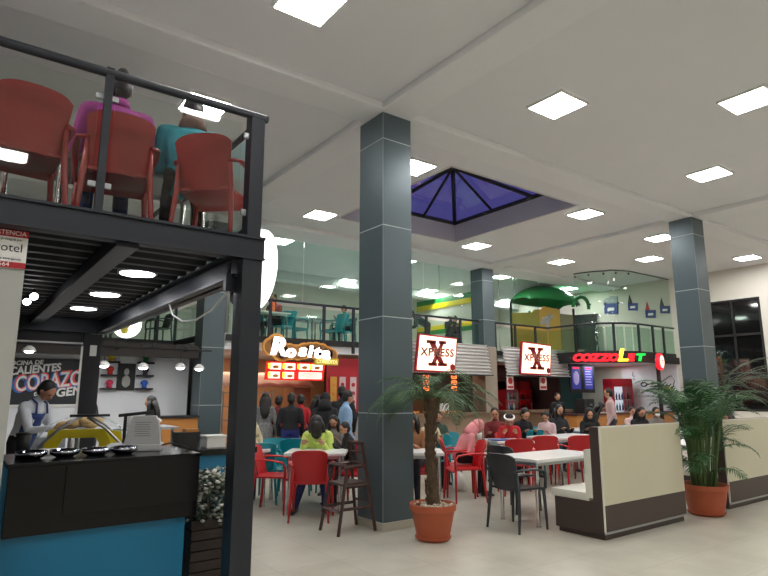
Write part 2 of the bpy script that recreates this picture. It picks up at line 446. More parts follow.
# curved extension at the right
cx, cy, rr = 15.85, 10.35, 1.25
arc = [(cx - rr * math.cos(t), cy - rr * math.sin(t)) for t in [PI / 2 * k / 14 for k in range(15)]]
poly = [(14.6, 11.5)] + arc + [(X1, 9.1), (X1, Y1), (14.6, Y1)]
add_prism(bm, poly, 2.38, MZ)
struct(obj('floor', bm, M_BEAM))
def rail(name, label, pts, posts, z0=MZ, h=.92, group=None, posth=.95):
    t = thing(name, label, 'railing', (*pts[0], z0), 0, group)
    ox, oy = pts[0]
    P = [(x - ox, y - oy) for x, y in pts]
    bm = B()
    for a, b2 in zip(P[:-1], P[1:]): add_tube(bm, [(*a, h), (*b2, h)], 0.028, 8)
    obj('handrail', bm, M_STEEL, t, True)
    for (x, y) in posts:
        box_obj('post', M_STEEL, x - ox - .028, x - ox + .028, y - oy - .028, y - oy + .028, -.15, h, t)
    for a, b2 in zip(P[:-1], P[1:]):
        bm = B(); d = Vector((b2[0] - a[0], b2[1] - a[1], 0)); L = d.length; an = math.atan2(d.y, d.x)
        add_box(bm, 0.03, L - 0.03, -.005, .005, .06, h - .1, 0, T(a[0], a[1], 0) @ Matrix.Rotation(an, 4, 'Z'))
        obj('glass_panel', bm, M_GLASSG, t)
        bm = B(); add_box(bm, 0, L, -.02, .02, -.0, .13, 0, T(a[0], a[1], 0) @ Matrix.Rotation(an, 4, 'Z')); obj('kick_plate', bm, M_BLACKM, t)
    return t
YM = 11.40
rail('glass_railing', 'dark rail with glass along the terrace above the bubbly lettered food sign', [(4.36, YM), (11.62, YM)], [(5.32, YM), (6.65, YM), (7.45, YM), (8.7, YM), (9.7, YM), (10.9, YM)])
rail('glass_railing', 'dark rail with glass above the right square sign, before the play area', [(12.2, YM), (14.6, YM)], [(12.25, YM), (13.1, YM), (14.0, YM)])
rail('glass_railing', 'dark railing turning away above the dark scalloped ledge at left', [(X0 + .1, 13.66), (4.0, 13.66), (4.0, 11.75)], [(3.6, 13.66), (4.0, 13.66), (2.2, 13.66)])
ra = [(14.6, 11.35)] + arc[::2] + [(X1 - .05, 9.1)]
rail('glass_railing', 'curved dark railing with glass above the red cafe letters', [(x, y + .06) for x, y in ra], [(14.65, 10.4), (15.05, 9.46), (15.85, 9.17), (16.6, 9.16), (17.2, 9.16)])
# dark fascia band under the curved edge
bm = B()
pts = [(14.6, 11.35)] + arc + [(X1, 9.1)]
for a, b2 in zip(pts[:-1], pts[1:]):
    d = Vector((b2[0] - a[0], b2[1] - a[1], 0)); an = math.atan2(d.y, d.x)
    add_box(bm, 0, d.length + .01, -.02, .02, 0, .2, 0, T(a[0], a[1], 2.36) @ Matrix.Rotation(an, 4, 'Z'))
struct(obj('trim_10', bm, M_BLACKM))
# curved glass wall up to the ceiling with point fixings
gw = thing('curved_glass_wall', 'curved green tinted glass wall from cafe balcony up to the ceiling', 'glass wall', (14.6, 11.35, MZ))
g2 = [(x + .12 * (1 if i < 8 else 0), y + .1) for i, (x, y) in enumerate(arc)] + [(X1 - .02, 9.2)]
for i in range(0, len(g2) - 1, 3):
    seg = g2[i:i + 4]
    if len(seg) < 2: continue
    bm = B()
    lo = [bm.verts.new((x - 14.6, y - 11.35, 0.03)) for x, y in seg]; hi = [bm.verts.new((x - 14.6, y - 11.35, ZC - MZ - .01)) for x, y in seg]
    for k in range(len(seg) - 1): bm.faces.new((lo[k], lo[k + 1], hi[k + 1], hi[k]))
    obj('glass_pane', bm, M_GLASSG, gw, True)
    bm = B()
    for zz in (2.38, 1.5):
        add_ell(bm, (seg[0][0] - 14.6, seg[0][1] - 11.40, zz), (.03, .03, .03), None, 1)
    obj('glass_fixing', bm, M_BLACKM, gw, True)
bm = B(); 
for a, b2 in zip(g2[:-1], g2[1:]): add_tube(bm, [(a[0] - 14.6, a[1] - 11.35, ZC - MZ - .03), (b2[0] - 14.6, b2[1] - 11.35, ZC - MZ - .03)], .015, 6)
obj('top_channel', bm, M_GREY, gw)
# flat screen over the rest of the terrace front
gs = thing('glass_screen', 'tall green tinted glass screen over the terrace front with thin hanging rods', 'glass wall', (4.4, 11.62, MZ))
for a, b2 in ((0, 1.8), (1.82, 3.6), (3.62, 5.4), (5.42, 7.2), (7.8, 9.1), (9.12, 10.1)):
    box_obj('glass_pane', M_GLASSG, a, b2, -.005, .005, .98, ZB - MZ - .02, gs)
for x in (6.0, 8.35, 9.0):
    bm = B(); add_tube(bm, [(x, .04, 1.75), (x, .04, ZB - MZ)], .012, 6); obj('hanging_rod', bm, M_SILVER, gs)

# terrace kiosk with green and yellow stripes
struct(box_obj('wall_terrace', M_WALL, 13.5, 13.62, 13.0, Y1, MZ, ZC))
st = thing('striped_fascia', 'green and yellow striped boards along the white terrace wall', 'wall decoration', (13.49, 14.6, MZ))
for m, za, zb2 in ((M_GREEN, 2.06, 2.24), (M_YEL, 1.88, 2.06), (M_YEL, 1.13, 1.28), (M_GREEN, .98, 1.13)):
    box_obj('stripe_board', m, -.03, 0, -1.5, 1.75, za, zb2, st)
pp = thing('notice_board', 'small dark notice board with a red strip above the bending person', 'board', (10.9, 15.0, MZ))
box_obj('board', M_NAVY, -.3, .3, -.02, .02, 0.9, 1.6, pp); box_obj('red_strip', M_RED, -.3, .3, -.03, -.02, 1.45, 1.55, pp); box_obj('white_strip', M_WHITE, -.3, .3, -.03, -.02, 1.2, 1.32, pp)
bm = B(); add_tube(bm, [(0, 0, 0), (0, 0, .9)], .025); obj('stand', bm, M_GREY, pp)

# play structure
ps = thing('play_structure', 'toddler play structure with green canopy and yellow panels behind the railing', 'playground', (15.35, 12.75, MZ))
def canopy(u, v):
    x = -1.0 + 2.6 * v; a = PI * (0.02 + .96 * u)
    s = max(.03, 1 - (2 * v - 1) ** 2) ** .5
    return (x, -.5 + .75 * math.cos(a) * (.4 + .6 * s), 1.86 + .58 * math.sin(a) * s)
bm = B(); add_shell(bm, canopy, 14, 14, .03)
obj('canopy', bm, M_GREEN, ps, True)
bm = B()
pts = [(1.05 + .42 * math.cos(t), -1.32 - .06 * math.sin(t), 1.70 + .36 * math.sin(t)) for t in [PI * k / 12 for k in range(13)]]
add_tube(bm, pts, .06, 8); obj('arch', bm, M_GREEN, ps, True)
bm = B(); add_prism(bm, [(-2.0, 0), (0.3, 0), (0.3, 1.62), (-.5, 1.66), (-.62, 1.55), (-.95, 1.52), (-1.05, 1.42), (-2.0, 1.32)], 0, .04, Matrix.Translation((0, -1.0, 0)) @ Matrix.Rotation(PI / 2, 4, 'X'))
obj('yellow_panel', bm, mat('playground_ochre', (184, 148, 66), .5), ps)
bm = B()
for c, r in (((-.42, -1.05, 1.22), (.22, .02, .13)), ((-.2, -1.05, 1.36), (.12, .02, .09)), ((-.35, -1.05, 1.02), (.07, .02, .16)), ((-.62, -1.05, 1.12), (.14, .02, .05))): add_ell(bm, c, r, None, 2)
obj('painted_animal', bm, mat('grey_white_paint', (150, 150, 150), .6, var=.5, scale=14), ps, True)
box_obj('mesh_panel', mat('beige_netting', (126, 120, 96), .8, var=.2, scale=40), .32, 1.05, -1.0, -.97, .1, 1.5, ps)
for px_ in (-2.0, .3, 1.08):
    for py_ in (-1.0, 0.2):
        bm = B(); add_tube(bm, [(px_, py_, 0), (px_, py_, 1.72)], .04); obj('post', bm, M_GREEN if py_ > 0 else M_BLACKM, ps)
kb = thing('dark_booth', 'dark glazed booth on the curved balcony with a slanted top', 'booth', (16.82, 12.3, MZ))
bm = B(); add_prism(bm, [(-.34, 0), (1.0, 0), (1.0, 1.62), (-.34, 1.47)], -.5, .5, Matrix.Rotation(PI / 2, 4, 'X')); obj('body', bm, mat('smoked_panel', (44, 58, 58), .25), kb)
bm = B(); add_prism(bm, [(-.37, 1.46), (1.03, 1.62), (1.03, 1.67), (-.37, 1.51)], -.53, .53, Matrix.Rotation(PI / 2, 4, 'X')); obj('top_trim', bm, M_BLACKM, kb)
tl = thing('string_of_lights', 'string of tiny white lights hanging at the edge of the dark booth', 'lights', (17.6, 11.7, MZ))
bm = B(); add_tube(bm, [(0, 0, 0.02), (.02, 0, .5), (-.02, 0, 1.0), (0, 0, 1.5)], .006, 5); obj('wire', bm, M_BLACKM, tl)
bm = B()
for k in range(26): add_ell(bm, (random.uniform(-.09, .09), random.uniform(-.04, .04), .05 + k * .056), (.013,) * 3, None, 1)
o = obj('tiny_bulbs', bm, mat('tiny_bulb', (240, 240, 235), .5, var=0, emit=1.5), tl)
# shield badges on the wall beside the curved glass
for y, z, s, lab, red in ((11.25, 4.42, 1.5, 'large blue shield badge with a grey jug shape, leftmost on the balcony wall', 0), (10.45, 4.36, 1.0, 'blue shield badge with dark spike, second from the left on balcony wall', 0),
                     (9.86, 4.06, 1.0, 'blue shield badge topped with red, lowest on the balcony wall', 1), (9.38, 4.14, .95, 'blue shield badge nearest the right grey column', 0)):
    t = thing('wall_badge', lab, 'badge', (X1 - .01, y, z), 0, 'blue badges on the balcony wall')
    mm = Matrix.Rotation(-PI / 2, 4, 'Z') @ Matrix.Rotation(PI / 2, 4, 'X')
    bm = B(); add_prism(bm, [(-.17 * s, -.16 * s), (.15 * s, -.2 * s), (.17 * s, .05 * s), (-.17 * s, .08 * s)], 0, .03, mm); obj('blue_field', bm, M_NAVY, t)
    bm = B(); add_prism(bm, [(-.09 * s, -.10 * s), (.08 * s, -.11 * s), (.09 * s, -.04 * s), (-.07 * s, -.03 * s)], .03, .04, mm); obj('white_patch', bm, M_BWHITE, t)
    bm = B(); add_prism(bm, [(-.17 * s, .08 * s), (-.02 * s, .06 * s), (-.1 * s, .36 * s)] if s < 1.3 else [(-.2 * s, .06 * s), (.16 * s, .05 * s), (.18 * s, .2 * s), (0, .24 * s), (-.17 * s, .16 * s)], 0, .025, mm)
    obj('top_shape', bm, M_RED if red else (M_GREY if s < 1.3 else mat('badge_grey', (150, 155, 160), .6)), t)

# ------------------------------------------------------------ near steel deck (left)
DZ = 2.54
bm = B(); add_box(bm, X0, 1.46, 3.66, 8.5, 2.50, DZ)
struct(obj('floor', bm, M_STEELD))
bm = B()
y = 3.8
while y < 8.4:
    add_prism(bm, [(y, 2.50), (y + .05, 2.46), (y + .11, 2.46), (y + .16, 2.50)], X0, 1.46, Matrix(((0, 0, 1, 0), (1, 0, 0, 0), (0, 1, 0, 0), (0, 0, 0, 1))))
    y += .235
struct(obj('trim_11', bm, M_STEELD))
def channel(n, x0, x1, y0, y1, z0, z1, axis):
    bm = B(); f = .016
    if axis == 'x':
        add_box(bm, x0, x1, y0, y0 + f, z0, z1); add_box(bm, x0, x1, y0 - .02, y1, z0, z0 + f); add_box(bm, x0, x1, y0 - .02, y1, z1 - f, z1)
    else:
        add_box(bm, (x0 + x1) / 2 - f, (x0 + x1) / 2 + f, y0, y1, z0, z1); add_box(bm, x0, x1, y0, y1, z0, z0 + f); add_box(bm, x0, x1, y0, y1, z1 - f, z1)
    return struct(obj('trim_%d' % n, bm, M_STEEL))
channel(12, X0, 1.62, 3.60, 3.68, 2.385, 2.545, 'x')
channel(13, 1.45, 1.61, 3.7, 8.5, 2.28, 2.46, 'y')
struct(box_obj('trim_14', M_STEEL, .69, .82, 3.63, 8.5, 2.36, 2.46, None, .008))
struct(box_obj('trim_15', M_STEEL, -1.0, -.88, 3.63, 8.5, 2.36, 2.46, None, .008))
channel(16, X0, 1.6, 8.46, 8.54, 2.28, 2.5, 'x')
bm = B(); add_box(bm, -2.5, 1.35, 8.56, 8.64, 2.14, 2.30)
struct(obj('trim_17', bm, M_STEELD))
bm = B(); add_box(bm, -2.5, 1.36, 8.53, 8.56, 2.135, 2.155); struct(obj('trim_18', bm, M_WHITE))
t = thing('steel_post', 'tall dark steel post carrying the corner of the deck', 'post', (1.54, 3.67, 0))
box_obj('shaft', M_STEEL, -.07, .07, -.07, .07, 0, 2.545, t, .004)
box_obj('upper_post', M_STEEL, -.045, .055, -.06, .04, 2.545, 3.44, t, .004)
box_obj('base_plate', M_STEEL, -.12, .12, -.12, .12, 0, .012, t)
t = thing('steel_post', 'dark steel post under the far end of the deck beside the lettered poster', 'post', (1.43, 8.56, 0))
box_obj('shaft', M_STEELD, -.11, .11, -.08, .08, 0, 2.27, t, .004)
box_obj('white_edge_strip', M_WHITE, -.135, -.11, -.085, -.07, 0, 2.1, t)
box_obj('junction_box', M_WHITE, -.03, .05, -.10, -.08, 1.98, 2.12, t)
t = thing('conduit', 'pale steel conduit with a junction box fixed beside the tall dark post', 'conduit', (1.44, 3.76, 0))
bm = B(); add_tube(bm, [(0, 0, 1.9), (0, 0, 2.38)], .013); obj('pipe', bm, M_SILVER, t, True)
box_obj('junction_box', M_STEEL, -.03, .03, -.03, .02, 2.18, 2.30, t, .003)
# near railing
t = thing('glass_railing', 'near glass railing with dark round handrail in front of the red chairs', 'railing', (X0 + .1, 3.63, DZ))
L = 1.62 - (X0 + .1)
bm = B(); add_tube(bm, [(0, 0, .89), (L, 0, .89)], .028, 12); add_tube(bm, [(L - .04, 0.02, .88), (L - .04, 4.6, .88)], .024, 10); obj('handrail', bm, M_STEEL, t, True)
bm = B(); add_tube(bm, [(L - .04, 4.6, 0), (L - .04, 4.6, .92)], .024, 10); obj('post', bm, M_STEEL, t)
for x in (-2.2, -.75, .575):
    xx = x - (X0 + .1)
    box_obj('post', M_STEEL, xx - .022, xx + .022, -.02, .02, -.1, .92, t)
    for zz in (.18, .74):
        bm = B(); add_box(bm, xx - .065, xx + .065, .018, .04, zz - .018, zz + .018, .008); obj('glass_clamp', bm, M_SILVER, t)
for zz in (.18, .74): bm = B(); add_box(bm, L - .16, L - .07, .018, .04, zz - .022, zz + .022, .008); obj('glass_clamp', bm, M_SILVER, t)
for a, b2 in ((-2.15, -.8), (-.7, .53), (.62, 1.44)):
    box_obj('glass_panel', M_GLASS, a - (X0 + .1), b2 - (X0 + .1), .022, .032, .05, .82, t)
bm = B()
for i in range(4):
    box_obj('glass_panel', M_GLASS, L - .05, L - .04, .15 + i * 1.1, 1.2 + i * 1.1, .05, .82, t)
bm.free()
# cream wall panel with safety notice
struct(box_obj('wall_kiosk', mat('grey_wall_board', (176, 178, 174), .7, var=.02), X0, .25, 3.70, 3.76, 0, 2.38))
t = thing('safety_notice', 'white and red warning notice fixed high on the grey wall board', 'sign', (.045, 3.695, 2.275))
box_obj('board', M_BWHITE, -.3, .205, -.006, 0, -.105, .105, t)
box_obj('red_band', M_REDP, -.3, .205, -.008, -.006, .068, .105, t); box_obj('red_band', M_REDP, -.3, .205, -.008, -.006, -.105, -.072, t)
text('lettering', 'ADVERTENCIA', .034, M_BWHITE, t, (.195, -.009, .088), ext=.001, align='RIGHT')
text('lettering', 'Protel', .066, M_BLACKM, t, (.185, -.008, .006), ext=.001, align='RIGHT')
text('lettering', '800 64564', .034, M_BWHITE, t, (.13, -.009, -.088), ext=.001, align='RIGHT')
text('lettering', 'en caso de emergencia', .018, M_BLACKM, t, (.18, -.008, -.055), ext=.001, align='RIGHT')
text('lettering', 'propiedad protegida por', .018, M_BLACKM, t, (.18, -.008, .054), ext=.001, align='RIGHT')
# round deck lamps
r0 = None
for x, y, lab in ((1.12, 4.95, 'round flush lamp under the deck, nearest and largest'), (1.12, 6.22, 'round flush lamp under the deck, middle one of the row'), (1.12, 7.42, 'round flush lamp under the deck, farthest and smallest')):
    if r0 is None:
        r0 = thing('round_lamp', lab, 'lamp', (x, y, 2.49), 0, 'round lamps under the steel deck')
        bm = B(); add_lathe(bm, [(.14, 0), (.152, -.004), (.152, -.03), (.13, -.03)], 32); obj('rim', bm, M_WHITE, r0, True)
        bm = B(); add_lathe(bm, [(.132, -.02), (.132, -.034), (.05, -.036)], 32); obj('diffuser', bm, M_ROUND, r0)
    else: dup(r0, (x, y, 2.49), 0, lab)
s0 = None
for x, y, lab in ((.50, 6.05, 'upper of two bright spot lamps on the inner deck beam'), (.48, 6.45, 'lower of two bright spot lamps on the inner deck beam')):
    if s0 is None:
        s0 = thing('spot_lamp', lab, 'lamp', (x, y, 2.43), 0, 'spot lamps clipped to the deck beam')
        bm = B(); add_tube(bm, [(0, 0, 0), (0, 0, -.06)], .008); obj('arm', bm, M_BLACKM, s0)
        bm = B(); add_loft(bm, [(0, .06, -.03), (0, .02, -.055), (0, -.03, -.075)], [.02, .034, .036], 14); obj('head', bm, M_BLACKM, s0, True)
        bm = B(); add_loft(bm, [(0, -.03, -.075), (0, -.037, -.078)], [.034, .031], 14); obj('lens', bm, M_SPOT, s0)
    else: dup(s0, (x, y, 2.43), 0, lab)
cb = B(); P = [(1.46 - .0 , 5.2, 2.27), (1.45, 5.05, 2.16), (1.46, 4.8, 2.08), (1.47, 4.5, 2.06), (1.48, 4.2, 2.1), (1.50, 3.95, 2.2), (1.50, 3.9, 2.28)]
add_tube(cb, P, .007, 6); tag(obj('loose_cable', cb, M_WHITE, None, True), 'loose white cable sagging from the outer deck beam', 'cable')
# round lightboxes
def lightbox(label, loc, r, th, axis, front=None):
    t = thing('round_sign', label, 'sign', loc)
    mx = Matrix.Rotation(PI / 2, 4, 'Y') if axis == 'x' else Matrix.Rotation(PI / 2, 4, 'X')
    bm = B(); n = 48
    add_lathe(bm, [(r, 0), (r, th)], n); bmesh.ops.transform(bm, matrix=mx, verts=bm.verts); obj('lit_drum', bm, M_SIGNB, t, 'auto')
    return t, mx
t, mx = lightbox('large round glowing sign on the outer side of the tall dark post', (1.635, 3.98, 2.41), .30, .125, 'x')
bm = B(); add_lathe(bm, [(.285, -.03), (.285, -.001)], 48); bmesh.ops.transform(bm, matrix=mx, verts=bm.verts); obj('back_plate', bm, M_BLACKM, t)
bm = B(); add_tube(bm, [(-.05, -.1, 0), (0, -.1, 0)], .015); add_tube(bm, [(-.05, .1, 0), (0, .1, 0)], .015); obj('bracket', bm, M_STEEL, t)
t, mx = lightbox('small bright rounded sign with yellow patch at the far end of the deck', (1.84, 8.55, 2.42), .175, .1, 'y')
bm = B()
for c, r in (((-.07, -.105, .0), (.1, .012, .08)), ((-.04, -.105, -.08), (.05, .012, .05))): add_ell(bm, c, r, None, 2)
o = obj('yellow_patch', bm, mat('sign_khaki', (170, 160, 60), .6, emit=.35), t, True)
box_obj('bracket', M_STEELD, -.3, .0, -.05, -.02, .1, .14, t)

# ------------------------------------------------------------ ice cream / food kiosk at left
t = thing('service_counter', 'long black fronted service counter over a blue base in the left foreground', 'counter', (.30, 3.98, 0))
box_obj('base', M_BLUE, 0.0, 1.02, .04, .62, 0, .705, t, .003)
box_obj('front_panel', M_BLACK, 0.0, 1.08, 0, .05, .705, 1.085, t, .003)
box_obj('inner_panel', mat('black_raised_panel', (15, 15, 17), .25, spec=.3), .29, 1.08, -.012, 0, .80, 1.085, t, .002)
box_obj('worktop', M_BLACK, -.01, 1.09, -.01, .66, 1.085, 1.105, t, .004)
bm = B(); add_box(bm, -.08, 0, .05, .6, .0, 1.085); obj('end_panel', bm, M_BLUE, t)
# bowls in the worktop
b0 = None
for x, lab in ((.43, 'steel bowl at the left end of the black worktop'), (.61, 'steel bowl second from left, catching the brightest highlight'), (.79, 'steel bowl third from left on the black worktop'), (.96, 'steel bowl on the black worktop nearest the grey till')):
    if b0 is None:
        b0 = tag(obj('steel_bowl', B(), M_CHECK), lab, 'bowl', 'steel bowls along the worktop'); bm = B()
        add_lathe(bm, [(.05, 0), (.085, .02), (.085, .045), (.079, .045), (.07, .02), (.01, .01)], 28)
        bm.to_mesh(b0.data); bm.free()
        for p in b0.data.polygons: p.use_smooth = True
        b0.location = (x, 4.24, 1.106)
    else:
        o = b0.copy(); col.objects.link(o); o.location = (x, 4.24, 1.106); o['label'] = lab
t = thing('black_cup', 'black plastic cup standing at the left end of the counter', 'cup', (.40, 4.48, 1.106)); bm = B(); add_lathe(bm, [(.035, 0), (.045, .13), (.04, .13), (.03, .01)], 20); obj('cup_body', bm, M_BLACKM, t, True)
bm = B(); add_lathe(bm, [(.046, .13), (.046, .14), (.01, .145)], 20); obj('lid', bm, M_BLACKM, t, True)
tag(box_obj('white_tray', M_WHITE, .50, .66, 4.42, 4.56, 1.106, 1.135, None, .006), 'small white tray beside the black cup', 'tray')
# till
t = thing('cash_register', 'grey till seen from behind on the black worktop', 'cash register', (1.08, 4.36, 1.106), R(-20))
bm = B(); add_prism(bm, [(-.10, 0.02), (.145, 0.02), (.12, .2), (.10, .235), (-.045, .235), (-.06, .2)], -.09, .03, Matrix.Rotation(PI / 2, 4, 'X')); obj('housing', bm, mat('till_grey', (176, 178, 180), .5), t)
box_obj('base', mat('till_base', (186, 188, 188), .5), -.20, .15, -.05, .18, 0, .045, t, .01)
bm = B(); add_box(bm, -.13, .10, -.02, .02, .24, .262, .006, T(0, .1, 0) @ Matrix.Rotation(R(-6), 4, 'Y')); add_box(bm, -.12, -.10, .09, .11, .04, .25); obj('customer_display', bm, M_BLACKM, t)
bm = B()
for k in range(7): add_box(bm, -.03 + .004 * (k % 2), .075 - .006 * (k % 3), -.0325, -.0318, .10 + k * .015, .105 + k * .015)
obj('rating_label', bm, mat('label_grey', (130, 132, 134), .6), t)
bm = B(); add_tube(bm, [(.14, 0, .03), (.2, -.02, .05), (.27, 0, .035), (.33, .03, .01)], .006, 6); obj('cable', bm, M_BLACKM, t, True)
# back counter + display case
t = thing('back_counter', 'low grey work counter behind the black worktop', 'counter', (.25, 5.35, 0)); box_obj('body', M_SILVER, 0, 1.15, 0, .8, 0, .93, t); box_obj('worktop', mat('grey_worktop', (100, 102, 104), .3), -.02, 1.17, -.02, .82, .93, .96, t, .004)
t = thing('display_case', 'curved glass display case with yellow inner panels and steel arcs', 'display case', (.95, 5.7, .96), R(-12))
W2, D2 = .37, .24
def arcpt(u): a = PI * u; return (-W2 * math.cos(a), .36 * math.sin(a) ** .8)
for yy in (-D2, D2):
    for sx in (-1, 1):
        bm = B(); add_tube(bm, [(sx * W2, yy, 0.01), (sx * (W2 - .08), yy, .13), (sx * (W2 - .2), yy, .25), (sx * (W2 - .34), yy, .34)], .011, 8); obj('steel_arc', bm, M_SILVER, t, True)
bm = B(); add_shell(bm, lambda u, v: (-W2 * math.cos(PI * u), -D2 + 2 * D2 * v, .01 + .34 * max(0, math.sin(PI * u)) ** .8), 16, 4, .004); obj('curved_glass', bm, M_GLASS, t, True)
bm = B(); mm = Matrix.Rotation(PI / 2, 4, 'X')
add_prism(bm, [(-.30, .01), (-.22, .01), (-.14, .17), (.10, .17), (.20, .01), (.28, .01), (.17, .24), (-.25, .24)], .12, .16, mm); obj('yellow_frame', bm, M_YEL, t)
bm = B(); add_prism(bm, [(.1, .01), (.33, .01), (.30, .2), (.16, .22)], -.16, -.12, mm); obj('yellow_frame', bm, M_YEL, t)
box_obj('inner_shelf', M_WHITE, -.3, .3, -.15, .15, .02, .04, t)
box_obj('top_bar', M_BLACKM, -.1, .2, -.26, -.22, .345, .365, t, .004)
t = thing('grey_bin', 'grey plastic bin in front of the man in the blue apron', 'box', (.90, 7.3, 0.0)); box_obj('stand', M_SILVER, -.16, .16, -.15, .15, 0, .8, t); box_obj('tub', mat('tub_grey', (160, 164, 172), .5), -.13, .13, -.12, .12, .8, 1.04, t, .01)
t = thing('prep_table', 'steel preparation table behind the curved display case', 'table', (1.3, 7.4, 0)); box_obj('top', M_SILVER, -.2, .9, -.3, .3, 1.08, 1.11, t, .004)
for x in (-.16, .84):
    for yy in (-.26, .26): bm = B(); add_tube(bm, [(x, yy, 0), (x, yy, 1.08)], .02); obj('leg', bm, M_SILVER, t)
bm = B()
random.seed(3)
for k in range(9): add_ell(bm, (random.uniform(-.16, .16), random.uniform(-.08, .08), .045 + .02 * (k % 3)), (.08, .06, .045), None, 2)
tag(obj('bread_pile', bm, mat('bread_crust', (205, 172, 120), .8, var=.2, scale=20), None, True, (1.17, 7.25, 1.11)), 'heap of pale bread dough beside the grey bin', 'bread')
t = thing('cup_stack', 'stack of white paper cups on the preparation table', 'cups', (1.72, 7.35, 1.11))
for k in range(3):
    bm = B(); add_lathe(bm, [(.045, 0), (.035, .09), (.01, .09)], 20); o = obj('cup', bm, M_WHITE, t, True); o.location.z = k * .035
bm = B(); add_lathe(bm, [(.04, 0), (.10, .06), (.10, .075), (.06, .10), (.01, .11)], 24)
tag(obj('white_dish', bm, M_WHITE, None, True, (1.95, 7.3, 1.11)), 'white covered dish to the right of the paper cups', 'dish')
# return counter with boxes and planter
t = thing('return_counter', 'short counter with a blue front behind the flowers', 'counter', (1.62, 5.0, 0)); box_obj('body', M_BLUE, 0, .55, 0, .5, 0, .98, t); box_obj('worktop', M_BLACK, -.08, .62, -.03, .55, .98, 1.03, t, .004); box_obj('end_post', M_BLACKM, .54, .6, -.02, .05, 0, .98, t)
t = thing('black_box', 'black open bin standing on the short counter', 'box', (1.66, 5.15, 1.03)); bm = B(); add_prism(bm, [(-.09, 0), (.09, 0), (.1, .14), (-.1, .14)], -.07, .07, Matrix.Rotation(PI / 2, 4, 'X')); obj('bin_body', bm, M_BLACKM, t); box_obj('wooden_lid', M_OWOOD, -.02, .09, -.05, .05, .14, .165, t)
t = thing('white_container', 'white lidded container right of the black bin', 'box', (1.90, 5.16, 1.03)); box_obj('body', M_WHITE, -.08, .09, -.08, .08, 0, .09, t, .008); box_obj('lid', M_WHITE, -.09, .10, -.09, .09, .09, .105, t, .004)
t = thing('planter', 'dark slatted planter full of small white flowers beside the steel post', 'planter', (1.62, 4.36, 0))
bm = B()
for k in range(9): add_box(bm, -.19, .19, -.16, -.14, .02 + k * .068, .08 + k * .068); add_box(bm, .17, .19, -.14, .14, .02 + k * .068, .08 + k * .068); add_box(bm, -.19, -.17, -.14, .14, .02 + k * .068, .08 + k * .068)
add_box(bm, -.17, .17, -.13, .14, 0, .60); obj('slatted_box', bm, mat('dark_weathered_wood', (48, 39, 33), .8, var=.3, scale=12, stretch=(1, 1, 6), bump=.3), t)
bm = B(); bm2 = B(); random.seed(5)
for k in range(420):
    a, rr_ = random.uniform(0, 2 * PI), random.uniform(0, 1) ** .5
    c = Vector((rr_ * .19 * math.cos(a), rr_ * .17 * math.sin(a) - .02, random.uniform(.56, .93)))
    for _ in range(3):
        d = Vector((random.uniform(-1, 1), random.uniform(-1, 1), random.uniform(-.6, 1))).normalized() * .05
        s2 = d.cross(Vector((random.random(), .3, 1))).normalized() * .018
        bm.faces.new([bm.verts.new(c), bm.verts.new(c + d * .5 + s2), bm.verts.new(c + d), bm.verts.new(c + d * .5 - s2)])
    if k % 3:
        add_ell(bm2, c + Vector((random.uniform(-.02, .02), -.025, .02)), (.018, .018, .012), None, 1)
o = obj('foliage', bm, M_LEAFG, t); o = obj('white_blossom', bm2, mat('blossom', (205, 205, 195), .7), t); o['kind'] = 'stuff'
# kiosk back wall, scalloped ledge, poster, shelves
struct(box_obj('wall_kiosk', mat('white_kiosk_wall', (222, 224, 228), .6, var=.02), -3.4, 3.86, 12.05, 12.15, 0, 2.26))
t = thing('scalloped_ledge', 'dark ledge with scalloped tile edge above the white kiosk wall', 'ledge', (-3.4, 11.3, 2.16))
box_obj('fascia', mat('dark_brown_fascia', (52, 46, 44), .7), 0, 7.2, 0, .12, 0, .22, t)
bm = B()
for k in range(34): add_loft(bm, [(.11 + k * .21, -.03, .215), (.11 + k * .21, 2.2, .30)], [(.11, .045)] * 2, 10)
obj('tile_row', bm, mat('dark_roof_tile', (54, 50, 48), .7), t, 'auto')
box_obj('underside_board', M_STEELD, 0, 7.2, .12, 2.3, .17, .20, t)
t = thing('wall_poster', 'black poster with white, blue and red comic lettering behind the aproned man', 'poster', (1.16, 12.04, 1.72))
box_obj('board', mat('poster_black', (22, 26, 32), .5), -1.0, .76, -.02, 0, -.42, .39, t)
ry = R(-7)
text('lettering', 'COCINA DE', .105, M_BWHITE, t, (-.20, -.022, .30), (PI / 2, ry * .6, 0), .003, .15, .004)
text('lettering', 'CALIENTES', .19, M_BWHITE, t, (-.02, -.022, .19), (PI / 2, ry, 0), .003, .15, .007, sx=.84)
for dx, mm, yy in ((-.02, M_CYAN, -.022), (.012, M_ROSE, -.026), (0, M_BWHITE, -.031)):
    text('lettering', 'CORAZO', .39 if mm is not M_BWHITE else .37, mm, t, (.21 + dx, yy, -.02 + dx * .6), (PI / 2, ry, 0), .003, .12, .016 if mm is not M_BWHITE else .004, sx=.66)
text('lettering', 'DE LA', .08, M_BWHITE, t, (.10, -.022, -.235), (PI / 2, ry, 0), .003, .1, .002)
text('lettering', 'GEN', .21, M_BWHITE, t, (.54, -.022, -.20), (PI / 2, ry, 0), .003, .15, .007)
box_obj('lower_edge', M_WHITE, -1.0, .76, -.025, 0, -.46, -.42, t)
i = 0
